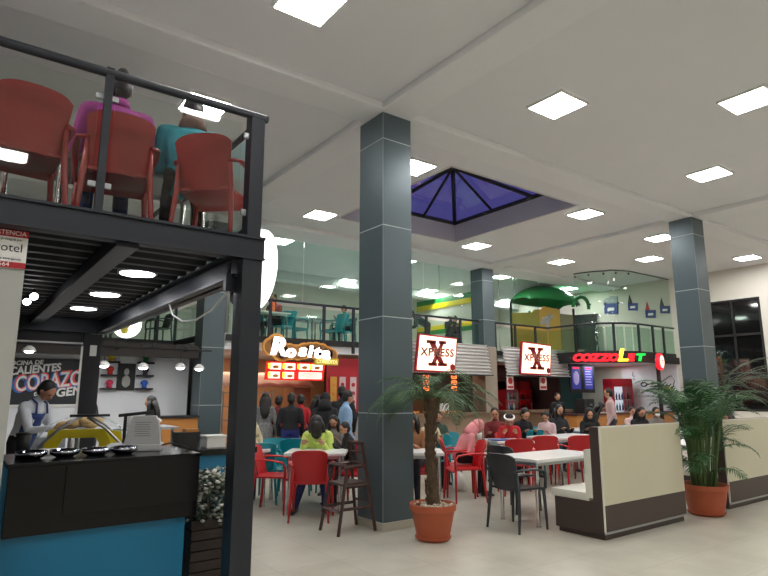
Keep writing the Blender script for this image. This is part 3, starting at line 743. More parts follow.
for x, items in ((2.36, (('yellow', (225, 190, 30)), ('red', (214, 50, 40)), ('pink', (214, 50, 90)))), (2.99, (('green', (30, 130, 70)), ('dark purple', (60, 44, 60)), ('blue', (40, 100, 200))))):
    for (nm, c), z in zip(items, (2.06, 1.81, 1.56)):
        side = 'left' if x < 2.5 else 'right'
        tag(box_obj('wall_shelf', M_BLACKM, x - .15, x + .15, 11.90, 12.05, z, z + .035), 'small black shelf %s of the framed picture under the %s figurine' % (side, nm), 'shelf', 'small display shelves')
        f = thing('figurine', '%s painted skull figurine on a small shelf %s of the picture' % (nm, side) if False else 'small %s figurine on a shelf %s of the framed picture' % (nm, side), 'figurine', (x, 11.97, z + .035), 0, 'coloured figurines')
        bm = B(); add_ell(bm, (0, 0, .10), (.07, .05, .055), None, 2); add_loft(bm, [(0, 0, 0), (0, 0, .07)], [.05, .035], 12); obj('figure', bm, mat('figurine_' + nm.replace(' ', '_'), c, .5), f, True)
t = thing('framed_picture', 'dark framed picture with a pale figure between the shelves', 'picture', (2.66, 12.04, 1.80)); box_obj('frame', M_BLACKM, -.16, .16, -.03, 0, -.25, .26, t)
bm = B(); add_ell(bm, (0, -.03, .10), (.05, .006, .07), None, 2); add_ell(bm, (0, -.03, -.08), (.08, .006, .12), None, 2); obj('pale_figure', bm, mat('engraving_grey', (170, 170, 165), .7), t, True)
t = thing('wooden_counter', 'wooden fronted kiosk counter below the white wall', 'counter', (3.1, 11.1, 0)); box_obj('front', M_OWOOD, 0, .68, 0, .4, 0, 1.04, t); box_obj('worktop', M_BLACKM, -.03, .70, -.03, .43, 1.04, 1.08, t)
p0 = None
for x, y2, z, lab in ((.92, 10.9, 2.16, 'pendant lamp hanging left above the lettered poster'), (2.04, 10.9, 1.955, 'bright pendant lamp just right of the far dark post'), (2.68, 10.9, 1.94, 'bright pendant lamp near the green figurine shelf'), (3.33, 10.9, 1.955, 'bright pendant lamp left of the rear grey column'), (3.68, 10.9, 1.94, 'bright pendant lamp in front of the rear grey column')):
    if p0 is None:
        p0 = thing('pendant_lamp', lab, 'lamp', (x, y2, z), 0, 'pendant lamps of the kiosk')
        bm = B(); add_tube(bm, [(0, 0, .08), (0, 0, .34)], .005); obj('cord', bm, M_BLACKM, p0)
        bm = B(); add_lathe(bm, [(.03, .09), (.08, .05), (.10, 0), (.085, 0)], 20); obj('shade', bm, M_WHITE, p0, True)
        bm = B(); add_ell(bm, (0, 0, -.005), (.07, .07, .03), None, 2); obj('bulb', bm, M_SPOT, p0, True)
    else: dup(p0, (x, y2, z), 0, lab)
bm = B(); add_tube(bm, [(-.6, 10.9, 2.29), (3.9, 10.9, 2.29)], .018)
for xx in (-.5, .9, 2.3, 3.5): add_tube(bm, [(xx, 10.9, 2.29), (xx, 11.32, 2.29)], .014)
tag(obj('lamp_rail', bm, M_BLACKM), 'dark rail carrying the kiosk pendant lamps', 'rail')

# ------------------------------------------------------------ shops under the terrace
struct(box_obj('wall_shop', M_WALL, 4.30, 4.42, 11.6, 14.6, 0, 2.38))
struct(box_obj('wall_shop', M_PEACH, 4.42, 8.5, 14.5, 14.6, 0, 2.38))
struct(box_obj('wall_shop', M_BROWN, 8.5, 8.62, 11.5, 14.6, 0, 2.38))
struct(box_obj('wall_shop', M_BWOOD, 8.62, 12.1, 13.0, 13.1, 0, 2.38))
struct(box_obj('wall_shop', M_MAROON, 12.1, 15.2, 13.0, 13.1, 0, 2.38))
struct(box_obj('wall_shop', M_MAROON, 15.1, 15.2, 11.5, 13.0, 0, 2.38))
struct(box_obj('wall_shop', M_TEALW, 15.2, X1, 12.6, 12.7, 0, 2.38))
struct(box_obj('wall_shop', M_REDP, 6.9, 8.5, 11.62, 11.68, 0, 2.30))
def area(name, loc, sx, sy, power, colr, rot=(0, 0, 0)):
    ld = bpy.data.lights.new(name, 'AREA'); ld.shape = 'RECTANGLE'; ld.size = sx; ld.size_y = sy; ld.energy = power; ld.color = colr
    o = bpy.data.objects.new(name, ld); col.objects.link(o); o.location = loc; o.rotation_euler = rot
    return o
area('kitchen_light', (5.7, 13.0, 2.34), 2.0, .6, 24, (1, .76, .56))
area('shop_light', (10.2, 12.3, 2.34), 2.0, .4, 14, (1, .70, .45))
area('shop_light', (13.6, 12.4, 2.34), 1.6, .4, 6, (1, .8, .7))
area('cafe_light', (16.6, 10.8, 2.34), 1.6, .5, 22, (.92, 1, .97))
area('kiosk_light', (2.0, 9.8, 2.25), 2.2, .4, 34, (.95, .97, 1))

# food counter and its bubbly sign
t = thing('food_counter', 'grey fronted food counter with black worktop below the picture menus', 'counter', (4.6, 10.95, 0))
box_obj('front', mat('grey_counter_front', (140, 142, 136), .5), 0, 3.3, 0, .5, 0, .98, t, .02); box_obj('worktop', M_BLACKM, -.04, 3.34, -.05, .55, .98, 1.08, t, .01)
t = thing('menu_board', 'lit red menu board with eight food pictures', 'menu board', (6.06, 11.60, 1.98))
bm = B(); add_prism(bm, [(-.74, -.20), (.68, -.21), (.74, .19), (-.70, .19)], 0, .05, Matrix.Rotation(PI / 2, 4, 'X')); obj('board', bm, M_MENUR, t)
for i, (x, wd) in enumerate(((-.52, .26), (-.18, .26), (.18, .26), (.50, .28))):
    for z in (.09, -.10):
        if z < 0 and i == 2:
            pl = box_obj('price_list', M_MENUW, .06, .64, -.058, -.051, z - .075, z + .075, t)
            for b2 in range(4):
                bm = B(); add_box(bm, .10, .60 - .06 * (b2 % 2), -.0605, -.0585, z - .055 + b2 * .032, z - .044 + b2 * .032); obj('price_line', bm, mat('print_tan', (190, 150, 130), .6), pl)
            continue
        if z < 0 and i == 3: continue
        sk_ = .02 if z > 0 else -.01
        fp = box_obj('food_picture', M_MENUW, x - wd / 2 + sk_, x + wd / 2 + sk_, -.058, -.051, z - .07, z + .07, t)
        bm = B(); add_ell(bm, (x + .02, -.06, z - .015), (.075, .004, .034), None, 2); obj('food_image', bm, M_FOOD, fp)
        box_obj('yellow_tab', M_SIGNY, x - wd / 2 - .03, x - wd / 2 + .03, -.062, -.058, z - .05, z + .06, t)
bm = B()
for x in (-.5, .0, .5): add_tube(bm, [(x, 0, .15), (x, 0, .41)], .01)
obj('hanging_rod', bm, M_STEEL, t)
t = thing('lettered_sign', 'bubbly white lettered food sign with tan outline above the menus', 'sign', (5.93, 11.12, 2.41), 0)
ang = R(4)
def blob(t, name, m, circles, y, th):
    bm = B()
    for x, z, r in circles: 
        bmesh.ops.create_cone(bm, cap_ends=True, segments=28, radius1=r, radius2=r, depth=th, matrix=T(x, y, z) @ Matrix.Rotation(PI / 2, 4, 'X'))
    o = obj(name, bm, m, t); return o
circ = [(-.70, .04, .19), (-.58, .12, .20), (-.50, -.03, .22), (-.42, -.10, .16), (-.28, -.05, .18), (-.08, -.06, .17), (.08, -.02, .18), (.22, .02, .16), (.36, .0, .19), (.50, -.02, .19), (.64, -.06, .17), (.76, -.09, .15)]
blob(t, 'tan_backing', M_GOLD, circ, .0, .06)
blob(t, 'brown_inlay', mat('sign_brown', (150, 100, 46), .5), [(x, z, r * .78) for x, z, r in circ], -.035, .01)
text('lettering', 'R', .50, M_SIGNW, t, (-.56, -.055, .03), (PI / 2, ang, 0), .02, .12, .022, sx=1.15)
text('lettering', 'o', .36, M_SIGNW, t, (-.27, -.055, -.05), (PI / 2, ang, 0), .02, .12, .018, sx=1.1)
text('lettering', 'sita', .37, M_SIGNW, t, (.30, -.055, -.04), (PI / 2, ang, 0), .02, .12, .013, sx=1.32, space=1.15)
bm = B(); add_prism(bm, [(.30, -.31), (.90, -.31), (.92, -.17), (.34, -.15)], 0.02, .06, Matrix.Rotation(PI / 2, 4, 'X')); obj('yellow_plate', bm, M_YEL, t)
text('lettering', 'COMIDITA', .11, mat('plate_letter', (250, 240, 170), .5, emit=.5), t, (.61, -.07, -.24), (PI / 2, R(1), 0), .004, .1, .003)
bm = B()
for x in (-.5, 0.0, .5): add_tube(bm, [(x, .03, .0), (x, .40, .1)], .015)
obj('bracket', bm, M_STEEL, t)
for k, (x, c) in enumerate(((6.98, (214, 160, 60)), (7.22, (220, 190, 190)), (7.52, (222, 196, 196)))):
    t = thing('menu_poster', ['narrow orange poster, leftmost on the red wall', 'pale poster, second from left on the red wall', 'pale poster on the red wall beside the big front column'][k], 'poster', (x + .07, 11.61, 1.55), 0, 'narrow posters on the red wall')
    box_obj('sheet', mat('poster_sheet_%d' % k, c, .6, var=.15, scale=12), -.085, .085, -.015, 0, -.42, .32, t)
    for q in range(3):
        bm = B(); add_ell(bm, (0, -.016, -.26 + q * .2), (.055, .004, .05), None, 2); obj('printed_dish', bm, M_FOOD if k == 0 else M_REDP, t)
bm = B(); add_shell(bm, lambda u, v: (4.7 + 2.2 * u, 12.2 + .5 * v, 1.62 + .04 * abs(math.sin(u * 16)) + .3 * v), 40, 4, .02)
tag(obj('kitchen_hood', bm, mat('hood_pink', (206, 168, 150), .5), None, True), 'scalloped pale canopy over the warm lit kitchen', 'hood')
t = thing('kitchen_rack', 'steel rack with trays in the warm kitchen behind the counter', 'rack', (5.4, 12.6, 0))
for x in (-.5, .5): 
    for yy in (-.2, .2): bm = B(); add_tube(bm, [(x, yy, 0), (x, yy, 1.55)], .02); obj('upright', bm, M_SILVER, t)
for z in (.9, 1.2, 1.5): box_obj('shelf', M_SILVER, -.52, .52, -.22, .22, z, z + .02, t)
tag(box_obj('warming_cabinet', mat('cabinet_copper', (150, 104, 76), .4), 6.4, 6.85, 12.3, 12.8, .0, 1.62, None, .02), 'orange lit warming cabinet at the right of the kitchen', 'cabinet')

# two corrugated awnings with square lightboxes
def awning(x0, x1, label):
    t = thing('corrugated_awning', label, 'awning', (x0, 10.95, 1.98), 0, 'corrugated metal awnings'); L = x1 - x0
    n = 9; H = .80; prof = []
    def fn(u, v):
        z = H * v; s = math.cos(2 * PI * v * n)
        return (L * u, .02 - .03 * s + .16 * v, z)
    bm = B(); add_shell(bm, fn, 1, n * 10, .01); obj('corrugated_sheet', bm, M_CORR, t, True)
    box_obj('bottom_edge', M_BLACKM, 0, L, -.06, .1, -.03, 0, t); box_obj('soffit', M_BLACKM, 0, L, .1, .6, -.02, .0, t)
    return t
awning(8.62, 11.60, 'corrugated metal awning left of the rear column, behind first square sign')
awning(12.22, 14.98, 'corrugated metal awning right of the rear column, behind second square sign')
def xsign(x0, label):
    t = thing('square_sign', label, 'sign', (x0, 10.80, 2.45), 0, 'square lit signs with a big letter')
    mm = Matrix.Rotation(PI / 2, 4, 'X')
    q = [(-.68, -.44), (.60, -.46), (.70, .42), (-.56, .47)]
    bm = B(); add_prism(bm, q, -.03, .04, mm); obj('red_case', bm, M_REDP, t)
    box_obj('mounting_arm', M_BLACKM, -.3, -.26, .03, .2, .2, .24, t); box_obj('mounting_arm', M_BLACKM, .3, .34, .03, .2, .2, .24, t)
    bm = B(); add_prism(bm, [(x * .94, z * .91) for x, z in q], .04, .05, mm); obj('lit_face', bm, M_SIGNP, t)
    red = mat('dark_red_letter', (138, 22, 20), .5)
    def serif(name, s, m2, y):
        bm = B()
        def pr_(p): add_prism(bm, [(x * s, z * s) for x, z in p], 0, .008, T(0, y, 0) @ mm)
        pr_([(-.34, .36), (-.10, .36), (.30, -.34), (.10, -.34)]); pr_([(.16, .36), (.30, .36), (-.10, -.34), (-.26, -.34)])
        for a in ((-.42, -.04), (.08, .38)): pr_([(a[0], .30), (a[1], .30), (a[1], .40), (a[0], .40)])
        for a in ((-.36, -.02), (.02, .40)): pr_([(a[0], -.38), (a[1], -.38), (a[1], -.28), (a[0], -.28)])
        return obj(name, bm, m2, t)
    serif('big_letter', .80, red, -.052)
    text('lettering', 'XPRESS', .27, mat('pale_letter_edge', (236, 150, 130), .5, emit=.3), t, (-.0, -.063, .02), (PI / 2, 0, 0), .001, .1, .010, sx=1.15, space=1.1)
    text('lettering', 'XPRESS', .27, M_BROWN, t, (-.0, -.068, .02), (PI / 2, 0, 0), .001, .1, .002, sx=1.15, space=1.1)
    bm = B(); bmesh.ops.create_cone(bm, cap_ends=True, segments=6, radius1=.09, radius2=.09, depth=.01, matrix=T(.50, -.055, -.32) @ Matrix.Rotation(PI / 2, 4, 'X')); obj('small_badge', bm, red, t)
xsign(9.48, 'lit square sign over the left corrugated awning beside the front column')
xsign(13.20, 'lit square sign over the right corrugated awning, right of the rear column')
# orange neon pictures and brown front below the first awning
t = thing('snack_counter', 'brown and stone snack counter below the left square sign', 'counter', (8.66, 11.0, 0))
box_obj('front', mat('counter_sandstone', (140, 118, 96), .6, var=.12), 0, 2.90, 0, .5, 0, .92, t); box_obj('worktop', mat('counter_edge', (120, 98, 78), .4), -.02, 2.92, -.06, .55, .92, 1.0, t, .01)
bm = B(); random.seed(11)
for k in range(60): add_ell(bm, (random.uniform(.1, 2.0), random.uniform(-.02, .4), 1.02 + random.uniform(0, .03)), (.035, .03, .025), None, 1)
obj('snack_tray', bm, M_FOOD, t)
o = thing('neon_pictures', 'cluster of small orange glowing pictures under the left square sign', 'neon sign', (9.2, 11.9, 1.78))
bm = B(); add_tube(bm, [(.2, .03, .2), (.2, .03, .61)], .012); add_tube(bm, [(1.7, .03, .2), (1.7, .03, .61)], .012); obj('hanging_rod', bm, M_STEEL, o)
random.seed(4)
for cx_ in (-.05, .32, .90, 1.9):
    for cz in (.0, .16, -.16):
        if random.random() < .2: continue
        bm = B()
        pts = [(cx_ + .09 * math.cos(a), 0, cz + .055 * math.sin(a * 1.0) + .01 * math.sin(3 * a)) for a in [2 * PI * k / 14 for k in range(15)]]
        add_tube(bm, pts, .012, 6); add_tube(bm, [(cx_ - .06, 0, cz), (cx_ + .06, 0, cz)], .01, 6); obj('neon_outline', bm, M_NEON, o, True)
box_obj('dark_board', M_BROWN, -.25, 2.1, .02, .05, -.26, .26, o)
tag(box_obj('price_card', M_BWHITE, 9.95, 10.25, 11.2, 11.22, 1.02, 1.24), 'white price card standing on the snack counter', 'card')
t = thing('drinks_counter', 'dark brown counter below the right corrugated awning', 'counter', (12.15, 11.05, 0)); box_obj('front', mat('brown_counter', (112, 84, 62), .6, var=.1), 0, 2.9, 0, .5, 0, .95, t); box_obj('worktop', mat('counter_edge', (120, 98, 78), .4), -.02, 2.92, -.06, .55, .95, 1.02, t, .01)
def fridge(name, label, x, y, rz, body, w_=.62, h=1.85, lit=True):
    t = thing(name, label, 'fridge', (x, y, 0), rz, 'drinks fridges'); d = .55
    bm = B()
    for a in ((-w_/2, -w_/2 + .05, 0, d, 0, h), (w_/2 - .05, w_/2, 0, d, 0, h), (-w_/2, w_/2, d - .03, d, 0, h), (-w_/2, w_/2, 0, d, 0, .22), (-w_/2, w_/2, 0, d, h - .25, h)): add_box(bm, *a)
    obj('cabinet', bm, body, t)
    box_obj('lit_interior', M_FRIDGE if lit else M_MENUR, -w_/2 + .05, w_/2 - .05, d - .06, d - .03, .22, h - .25, t)
    random.seed(int(x * 10))
    for z in (.24, .6, .95, 1.28):
        box_obj('shelf', M_SILVER, -w_/2 + .05, w_/2 - .05, .08, d - .06, z, z + .015, t)
        for k in range(6):
            bm = B(); xx = -w_/2 + .1 + k * (w_ - .2) / 5; add_lathe(bm, [(.028, z + .015), (.03, z + .14), (.012, z + .2), (.012, z + .24)], 10, xx, .14)
            obj('bottle', bm, random.choice([M_REDP, M_NAVY, M_BWHITE, M_GREEN, M_BLACKM]) if lit else random.choice([M_REDP, M_MAROON]), t, True)
    dg_ = box_obj('door_glass', M_GLASS, -w_/2 + .04, w_/2 - .04, -.006, 0, .2, h - .24, t)
    box_obj('door_handle', M_BLACKM if lit else M_SILVER, w_/2 - .07, w_/2 - .05, -.03, -.006, .8, 1.2, dg_)
    return t
fridge('drinks_fridge', 'lit drinks fridge with red header under the right awning', 13.9, 12.3, 0, M_REDP)
fridge('drinks_fridge', 'red drinks cabinet beside the lit fridge under the right awning', 14.5, 12.3, 0, M_REDP, lit=False)
fridge('drinks_fridge', 'red framed glass door fridge behind the cafe counter', 17.15, 10.6, R(-25), M_REDP, w_=.7, h=1.95)
for x, z, s, lab in ((12.35, 1.80, 1.0, 'red and white hanging card left under the right awning'), (13.75, 1.82, 1.15, 'red and white hanging card right of the lit fridge')):
    t = thing('hanging_card', lab, 'card', (x, 11.0, z), 0, 'hanging cards under the awning')
    box_obj('card', M_STAFFG, -.13 * s, .13 * s, -.01, .01, -.2 * s, .2 * s, t)
    bm = B(); bmesh.ops.create_cone(bm, cap_ends=True, segments=20, radius1=.09, radius2=.09, depth=.006, matrix=T(0, -.014, .03) @ Matrix.Rotation(PI / 2, 4, 'X')); obj('red_disc', bm, M_REDP, t)
    box_obj('red_strip', M_REDP, -.11 * s, .11 * s, -.014, -.01, -.17 * s, -.11 * s, t)
    bm = B(); add_tube(bm, [(0, 0, .2 * s), (0, 0, .2)], .004); add_tube(bm, [(0, 0, .19), (0, 0, 1.96 - z)], .004); obj('string', bm, M_BLACKM, t)

# cafe on the right
t = thing('cafe_counter', 'orange wood fronted cafe counter under the red glowing letters', 'counter', (12.95, 9.35, 0))
for a in ((0, 4.80),):
    box_obj('front', M_OWOOD, a[0], a[1], 0, .5, 0, .92, t); box_obj('worktop', mat('cafe_worktop', (74, 40, 34), .35), a[0] - .03, a[1] + .03, -.04, .54, .92, .97, t, .006)
t = thing('cafe_post', 'slim black post in front of the white cafe wall', 'post', (16.35, 8.95, 0)); bm = B(); add_tube(bm, [(0, 0, 0), (0, 0, 2.37)], .055, 12); obj('shaft', bm, M_BLACKM, t, True); box_obj('foot_plate', M_BLACKM, -.1, .1, -.1, .1, 0, .012, t)
# glowing letters
t = thing('glowing_letters', 'red, yellow and green glowing cafe letters under the curved balcony', 'sign', (14.75, 9.52, 2.47), R(-40))
x = -.86
for ch, m_, s in (('C', M_SIGNR, .27), ('O', M_SIGNR, .27), ('Z', M_SIGNR, .27), ('Z', M_SIGNR, .27), ('O', M_SIGNR, .27), ('L', M_SIGNY, .48), ('E', M_SIGNR, .27), ('T', M_SIGNG, .27)):
    text('lettering', ch, s, m_, t, (x, -.05, .06 if ch == 'L' else 0), (PI / 2, 0, 0), .03, .22, .014, sx=1.25)
    x += .25 if ch not in 'L' else .22
box_obj('mounting_bar', M_BLACKM, -1.05, 1.35, .0, .04, -.13, -.10, t); box_obj('mounting_bar', M_BLACKM, -1.05, 1.35, .0, .04, .0, .03, t)

t = thing('round_sign', 'round red and white glowing sign on the slim black post', 'sign', (16.2, 8.80, 2.38), R(12))
bm = B(); bmesh.ops.create_cone(bm, cap_ends=True, segments=36, radius1=.23, radius2=.23, depth=.10, matrix=Matrix.Rotation(PI / 2, 4, 'X')); obj('red_drum', bm, M_SIGNR, t)
bm = B(); bmesh.ops.create_cone(bm, cap_ends=True, segments=36, radius1=.17, radius2=.17, depth=.01, matrix=T(0, -.065, 0) @ Matrix.Rotation(PI / 2, 4, 'X')); obj('white_face', bm, M_SIGNP, t)
bm = B(); add_box(bm, -.11, .11, -.076, -.07, .02, .05); add_box(bm, -.08, .1, -.076, -.07, -.04, -.01); obj('red_lines', bm, M_SIGNR, t)
box_obj('bracket', M_BLACKM, -.02, .1, .06, .15, -.04, .04, t)
for x, lab, m2 in ((15.32, 'lit menu screen with a lilac oval, left of the pair', 0), (15.95, 'lit blue menu screen, right of the pair', 1)):
    t = thing('menu_screen', lab, 'menu screen', (x, 11.0, 1.98), 0, 'lit cafe menu screens')
    box_obj('case', M_BLACKM, -.30, .30, 0, .04, -.47, .40, t); box_obj('screen', M_MENUB, -.21, .21, -.006, 0, -.36, .32, t)
    if m2 == 0:
        bm = B(); add_ell(bm, (0, -.008, -.03), (.15, .005, .22), None, 2); obj('lilac_oval', bm, M_MENUP, t, True)
    else:
        bm = B()
        for q in range(6): add_box(bm, -.16, .16 - .03 * (q % 3), -.010, -.006, -.24 + q * .08, -.21 + q * .08)
        obj('menu_lines', bm, M_MENUP, t)
    box_obj('red_header', M_SIGNR, -.14, .14, -.01, -.006, .25, .30, t)
    bm = B(); add_tube(bm, [(0, .02, .40), (0, .02, .42)], .02); obj('hanger', bm, M_BLACKM, t)
t = thing('coffee_machine', 'black coffee machine with white cup on the cafe counter', 'machine', (13.7, 9.6, .97)); box_obj('body', M_BLACKM, -.25, .2, -.15, .15, 0, .38, t, .02); box_obj('tap', M_SILVER, -.05, .03, -.2, -.15, .2, .24, t); box_obj('drip_tray', M_SILVER, -.22, .18, -.2, -.15, 0, .03, t)
# white cafe wall drawing (right wall)
struct(box_obj('wall_cafe', mat('white_cafe_wall', (214, 214, 222), .6), 17.80, 17.86, 9.15, 11.0, .0, 2.37))
t = thing('wall_drawing', 'thin black cup drawing with yellow green word on the white cafe wall', 'wall drawing', (17.79, 9.75, 1.75))
mm = Matrix.Rotation(-PI / 2, 4, 'Z')
def stroke(pts, r=.012, m_=M_BLACKM):
    bm = B(); add_tube(bm, [mm @ Vector((x, 0, z)) for x, z in pts], r, 5); return obj('stroke', bm, m_, t)
stroke([(-.45, 0), (-.2, .06), (.1, .1), (.4, .28), (.5, .12), (.42, -.1)]); stroke([(-.3, -.05), (0, -.04), (.3, -.02)]); stroke([(-.3, -.15), (.1, -.13), (.3, -.14)]); stroke([(-.2, -.25), (.3, -.23)])
stroke([(-.5 + .1 * math.cos(a), .02 + .06 * math.sin(a)) for a in [2 * PI * k / 12 for k in range(13)]], .02)
stroke([(-.85, .42), (-.87, .30), (-.80, .28)]); stroke([(-.84, .22), (-.80, .16)])
o = text('lettering', 'yo', .30, mat('lime_lettering', (190, 205, 60), .6), t, (-.008, -.28, -.12), (PI / 2, 0, -PI / 2), .004, .2, .01)

# ------------------------------------------------------------ furniture
def make_chair(label, loc, rz, m, group, arms=True):
    t = thing('armchair', label, 'chair', loc, rz, group)
    bm = B()
    add_shell(bm, lambda u, v: ((-.225 + .45 * u) * (1 - .10 * (1 - v)), -.20 + .43 * v, .445 - .018 * math.sin(PI * u) * math.sin(PI * min(1, v * 1.1)) - .03 * max(0, v - .85) / .15), 10, 10, .022)
    obj('seat', bm, m, t, 'auto')
    def back(u, v):
        w_ = .180 + .035 * v
        a = (2 * u - 1)
        z = .43 + .40 * v - .035 * (abs(a) ** 6) * v ** 3 - .010 * a * a * v
        return (a * w_, -.205 - .10 * v + .05 * a * a, z)
    bm = B(); add_shell(bm, back, 14, 12, .018); obj('backrest', bm, m, t, 'auto')
    for s in (-1, 1):
        if arms:
            bm = B(); add_loft(bm, [(s * .20, -.25, .64), (s * .25, -.16, .665), (s * .262, .02, .66), (s * .255, .17, .63), (s * .25, .205, .56), (s * .245, .20, .44)], [(.014, .016), (.022, .013), (.026, .013), (.024, .014), (.018, .016), (.018, .02)], 8)
            obj('armrest', bm, m, t, True)
        bm = B(); add_loft(bm, [(s * .225, .19, .45), (s * .235, .195, .3), (s * .25, .20, 0)], [(.022, .02), (.019, .018), (.013, .013)], 8); obj('leg', bm, m, t, True)
        bm = B(); add_loft(bm, [(s * .20, -.22, .66), (s * .205, -.205, .45), (s * .225, -.225, .2), (s * .235, -.25, 0)], [(.012, .014), (.022, .02), (.019, .018), (.013, .013)], 8); obj('leg', bm, m, t, True)
    return t
RED, TEAL, GRY = 'red plastic armchairs in the hall', 'teal plastic armchairs', 'grey plastic armchairs'
FW = math.degrees(YAW)
def rzf(deg): return R(deg - 90)          # chair facing world heading deg
c_red = make_chair('red armchair with its back to us at the table of the person in lime green', (3.66, 6.50, 0), rzf(FW), M_RED, RED)
chairs = [
 (3.50, 7.20, FW - 95, 'r', 'red armchair seen side on, leftmost on the hall floor'),
 (4.55, 6.95, FW + 150, 'r', 'red armchair of the small child in black behind the high chair'),
 (6.03, 6.28, FW + 98, 'r', 'red armchair seen side on, empty, in front of the pink hooded person'),
 (6.24, 6.60, FW - 95, 'r', 'red armchair under the pink hooded person'),
 (5.32, 6.55, FW + 180, 'r', 'red armchair partly behind the shaggy palm trunk'),
 (7.05, 6.22, FW, 'r', 'red armchair with its back to us at the table of the person in red'),
 (7.9, 6.45, FW + 6, 'r', 'red armchair behind the grey one, at the left end of the middle table'),
 (8.38, 6.15, FW + 10, 'r', 'red armchair with its back to us right of centre at the middle table'),
 (9.2, 6.35, FW + 12, 'r', 'red armchair partly hidden by the end of the front booth'),
 (8.0, 7.2, FW + 200, 'r', 'red armchair turned sideways between two middle chairs'),
 (7.85, 7.05, FW + 180, 'r', 'red armchair under the person in red with the white headband'),
 (5.32, 4.70, 0, 'g', 'front grey armchair at the end of the empty white table'),
 (6.10, 5.42, 0, 'g', 'second grey armchair just behind the front grey one'),
 (3.85, 8.05, FW + 175, 't', 'teal armchair nearest the dark post at the far left table'),
 (3.55, 7.85, FW + 20, 't', 'teal armchair side on behind the leftmost red chair'),
 (4.35, 8.25, FW + 5, 't', 'teal armchair with its back to us left of the lime green hoodie'),
 (4.25, 7.45, FW + 180, 't', 'teal armchair under the person in lime green'),
 (4.95, 8.1, FW + 180, 't', 'teal armchair under the long haired person in grey'),
 (6.35, 7.35, 200, 't', 'teal armchair behind the pink hooded person'),
 (7.0, 7.55, 250, 't', 'teal armchair beyond the table of the person in red'),
 (8.25, 7.75, 75, 't', 'teal armchair left of the far middle table'),
 (8.85, 7.55, 85, 't', 'teal armchair with its back to us at the far middle table'),
 (10.3, 7.35, 95, 't', 'teal armchair just left of the front booth end, far row'),
 (9.85, 7.75, 200, 't', 'teal armchair under the long haired person in black, far row'),
 (10.2, 7.05, 200, 't', 'teal armchair under the black hooded person by the booth end'),
 (9.4, 7.55, 240, 't', 'teal armchair under the child in pale clothes'),
 (11.3, 6.75, 210, 't', 'teal armchair under the dark haired person beyond the front booth'),
 (11.95, 7.2, 220, 't', 'teal armchair beyond the front booth, farther back'),
 (12.0, 6.75, 235, 't', 'teal armchair under the child with the pale mask'),
]
RCM = {'r': None, 't': {M_RED: M_TEAL}, 'g': {M_RED: M_GREY}}
GN = {'r': RED, 't': TEAL, 'g': GRY}
for x, y, a, k, lab in chairs: dup(c_red, (x, y, 0), rzf(a), lab, GN[k], RCM[k])
# red chairs on the near deck (red darkened for their shade)
RD = 'dark red armchairs on the steel deck'
for x, y, a, lab in ((.19, 4.22, 97, 'leftmost dark red chair behind the deck glass, empty'), (.77, 4.30, 84, 'dark red chair of the person in the purple jacket'), (1.47, 4.22, 48, 'dark red chair at the deck corner, turned, by the teal jacket')):
    dup(c_red, (x, y, DZ), rzf(a), lab, RD, {M_RED: M_REDF})
# terrace chairs
TT = 'teal armchairs on the rear terrace'
for x, y, a, lab in ((5.9, 12.0, 200, 'teal terrace chair directly above the big white letter'), (6.35, 12.25, 10, 'teal terrace chair with its high back just left of a rail post'), (7.3, 12.1, 120, 'teal terrace chair low behind the middle of the rail'), (7.75, 12.3, 180, 'teal terrace chair nearest the big front column'), (5.5, 12.6, 60, 'teal terrace chair beside the person with the orange drink'), (9.0, 12.1, 30, 'teal terrace chair right of the front column by the bending person')):
    dup(c_red, (x, y, MZ), rzf(a), lab, TT, {M_RED: M_TEAL})

def make_table(label, loc, rz, L, Wd, group, m=None, h=.75):
    t = thing('dining_table', label, 'table', loc, rz, group)
    bm = B(); add_box(bm, -L / 2, L / 2, -Wd / 2, Wd / 2, h - .04, h, .012); obj('tabletop', bm, m or M_WHITET, t)
    bm = B()
    for a in ((-L/2 + .06, L/2 - .06, -Wd/2 + .05, -Wd/2 + .08), (-L/2 + .06, L/2 - .06, Wd/2 - .08, Wd/2 - .05), (-L/2 + .05, -L/2 + .08, -Wd/2 + .06, Wd/2 - .06), (L/2 - .08, L/2 - .05, -Wd/2 + .06, Wd/2 - .06)): add_box(bm, *a, h - .08, h - .04)
    obj('frame', bm, M_SILVER, t)
    for sx in (-1, 1):
        for sy in (-1, 1):
            bm = B(); x, y = sx * (L / 2 - .07), sy * (Wd / 2 - .07)
            add_lathe(bm, [(.024, .012), (.024, h - .05)], 16, x, y); add_lathe(bm, [(.03, 0), (.03, .015)], 16, x, y); obj('leg', bm, M_CHROME, t, 'auto')
    return t
WT = 'white dining tables in the hall'
make_table('empty white table in front of the booth bench, nearest to us', (6.10, 4.84, 0), 0, 1.30, .68, WT)
make_table('white table of the person in lime green, between red chairs', (3.98, 6.93, 0), R(FW - 90), .78, .66, WT)
make_table('white table at far left, cut off by the dark steel post', (3.40, 7.95, 0), R(FW - 90), .8, .66, WT)
make_table('white table crossed by the shaggy palm trunk', (5.02, 6.18, 0), R(FW - 90), .74, .62, WT)
make_table('white table with the person in red leaning on it', (7.42, 6.68, 0), R(FW - 80), .62, .62, WT)
make_table('white table right of the person in red, before two red chairs', (8.95, 6.72, 0), 0, 1.30, .68, WT)
make_table('white table of the far row left of the child in pale clothes', (10.3, 8.3, 0), R(FW - 90), 1.1, .68, WT)
make_table('small far white table behind the pink hooded person', (6.5, 8.05, 0), R(FW - 90), 1.1, .6, WT)
make_table('far white table next to the booth end in the back row', (11.0, 7.75, 0), 0, 1.2, .68, WT)
make_table('white table behind the front booth with food and people', (11.6, 6.2, 0), 0, 1.4, .7, WT)
make_table('white table behind the bushy palm between the two booths', (9.25, 4.84, 0), 0, 1.30, .68, WT)
DT = 'tables on upper floors'
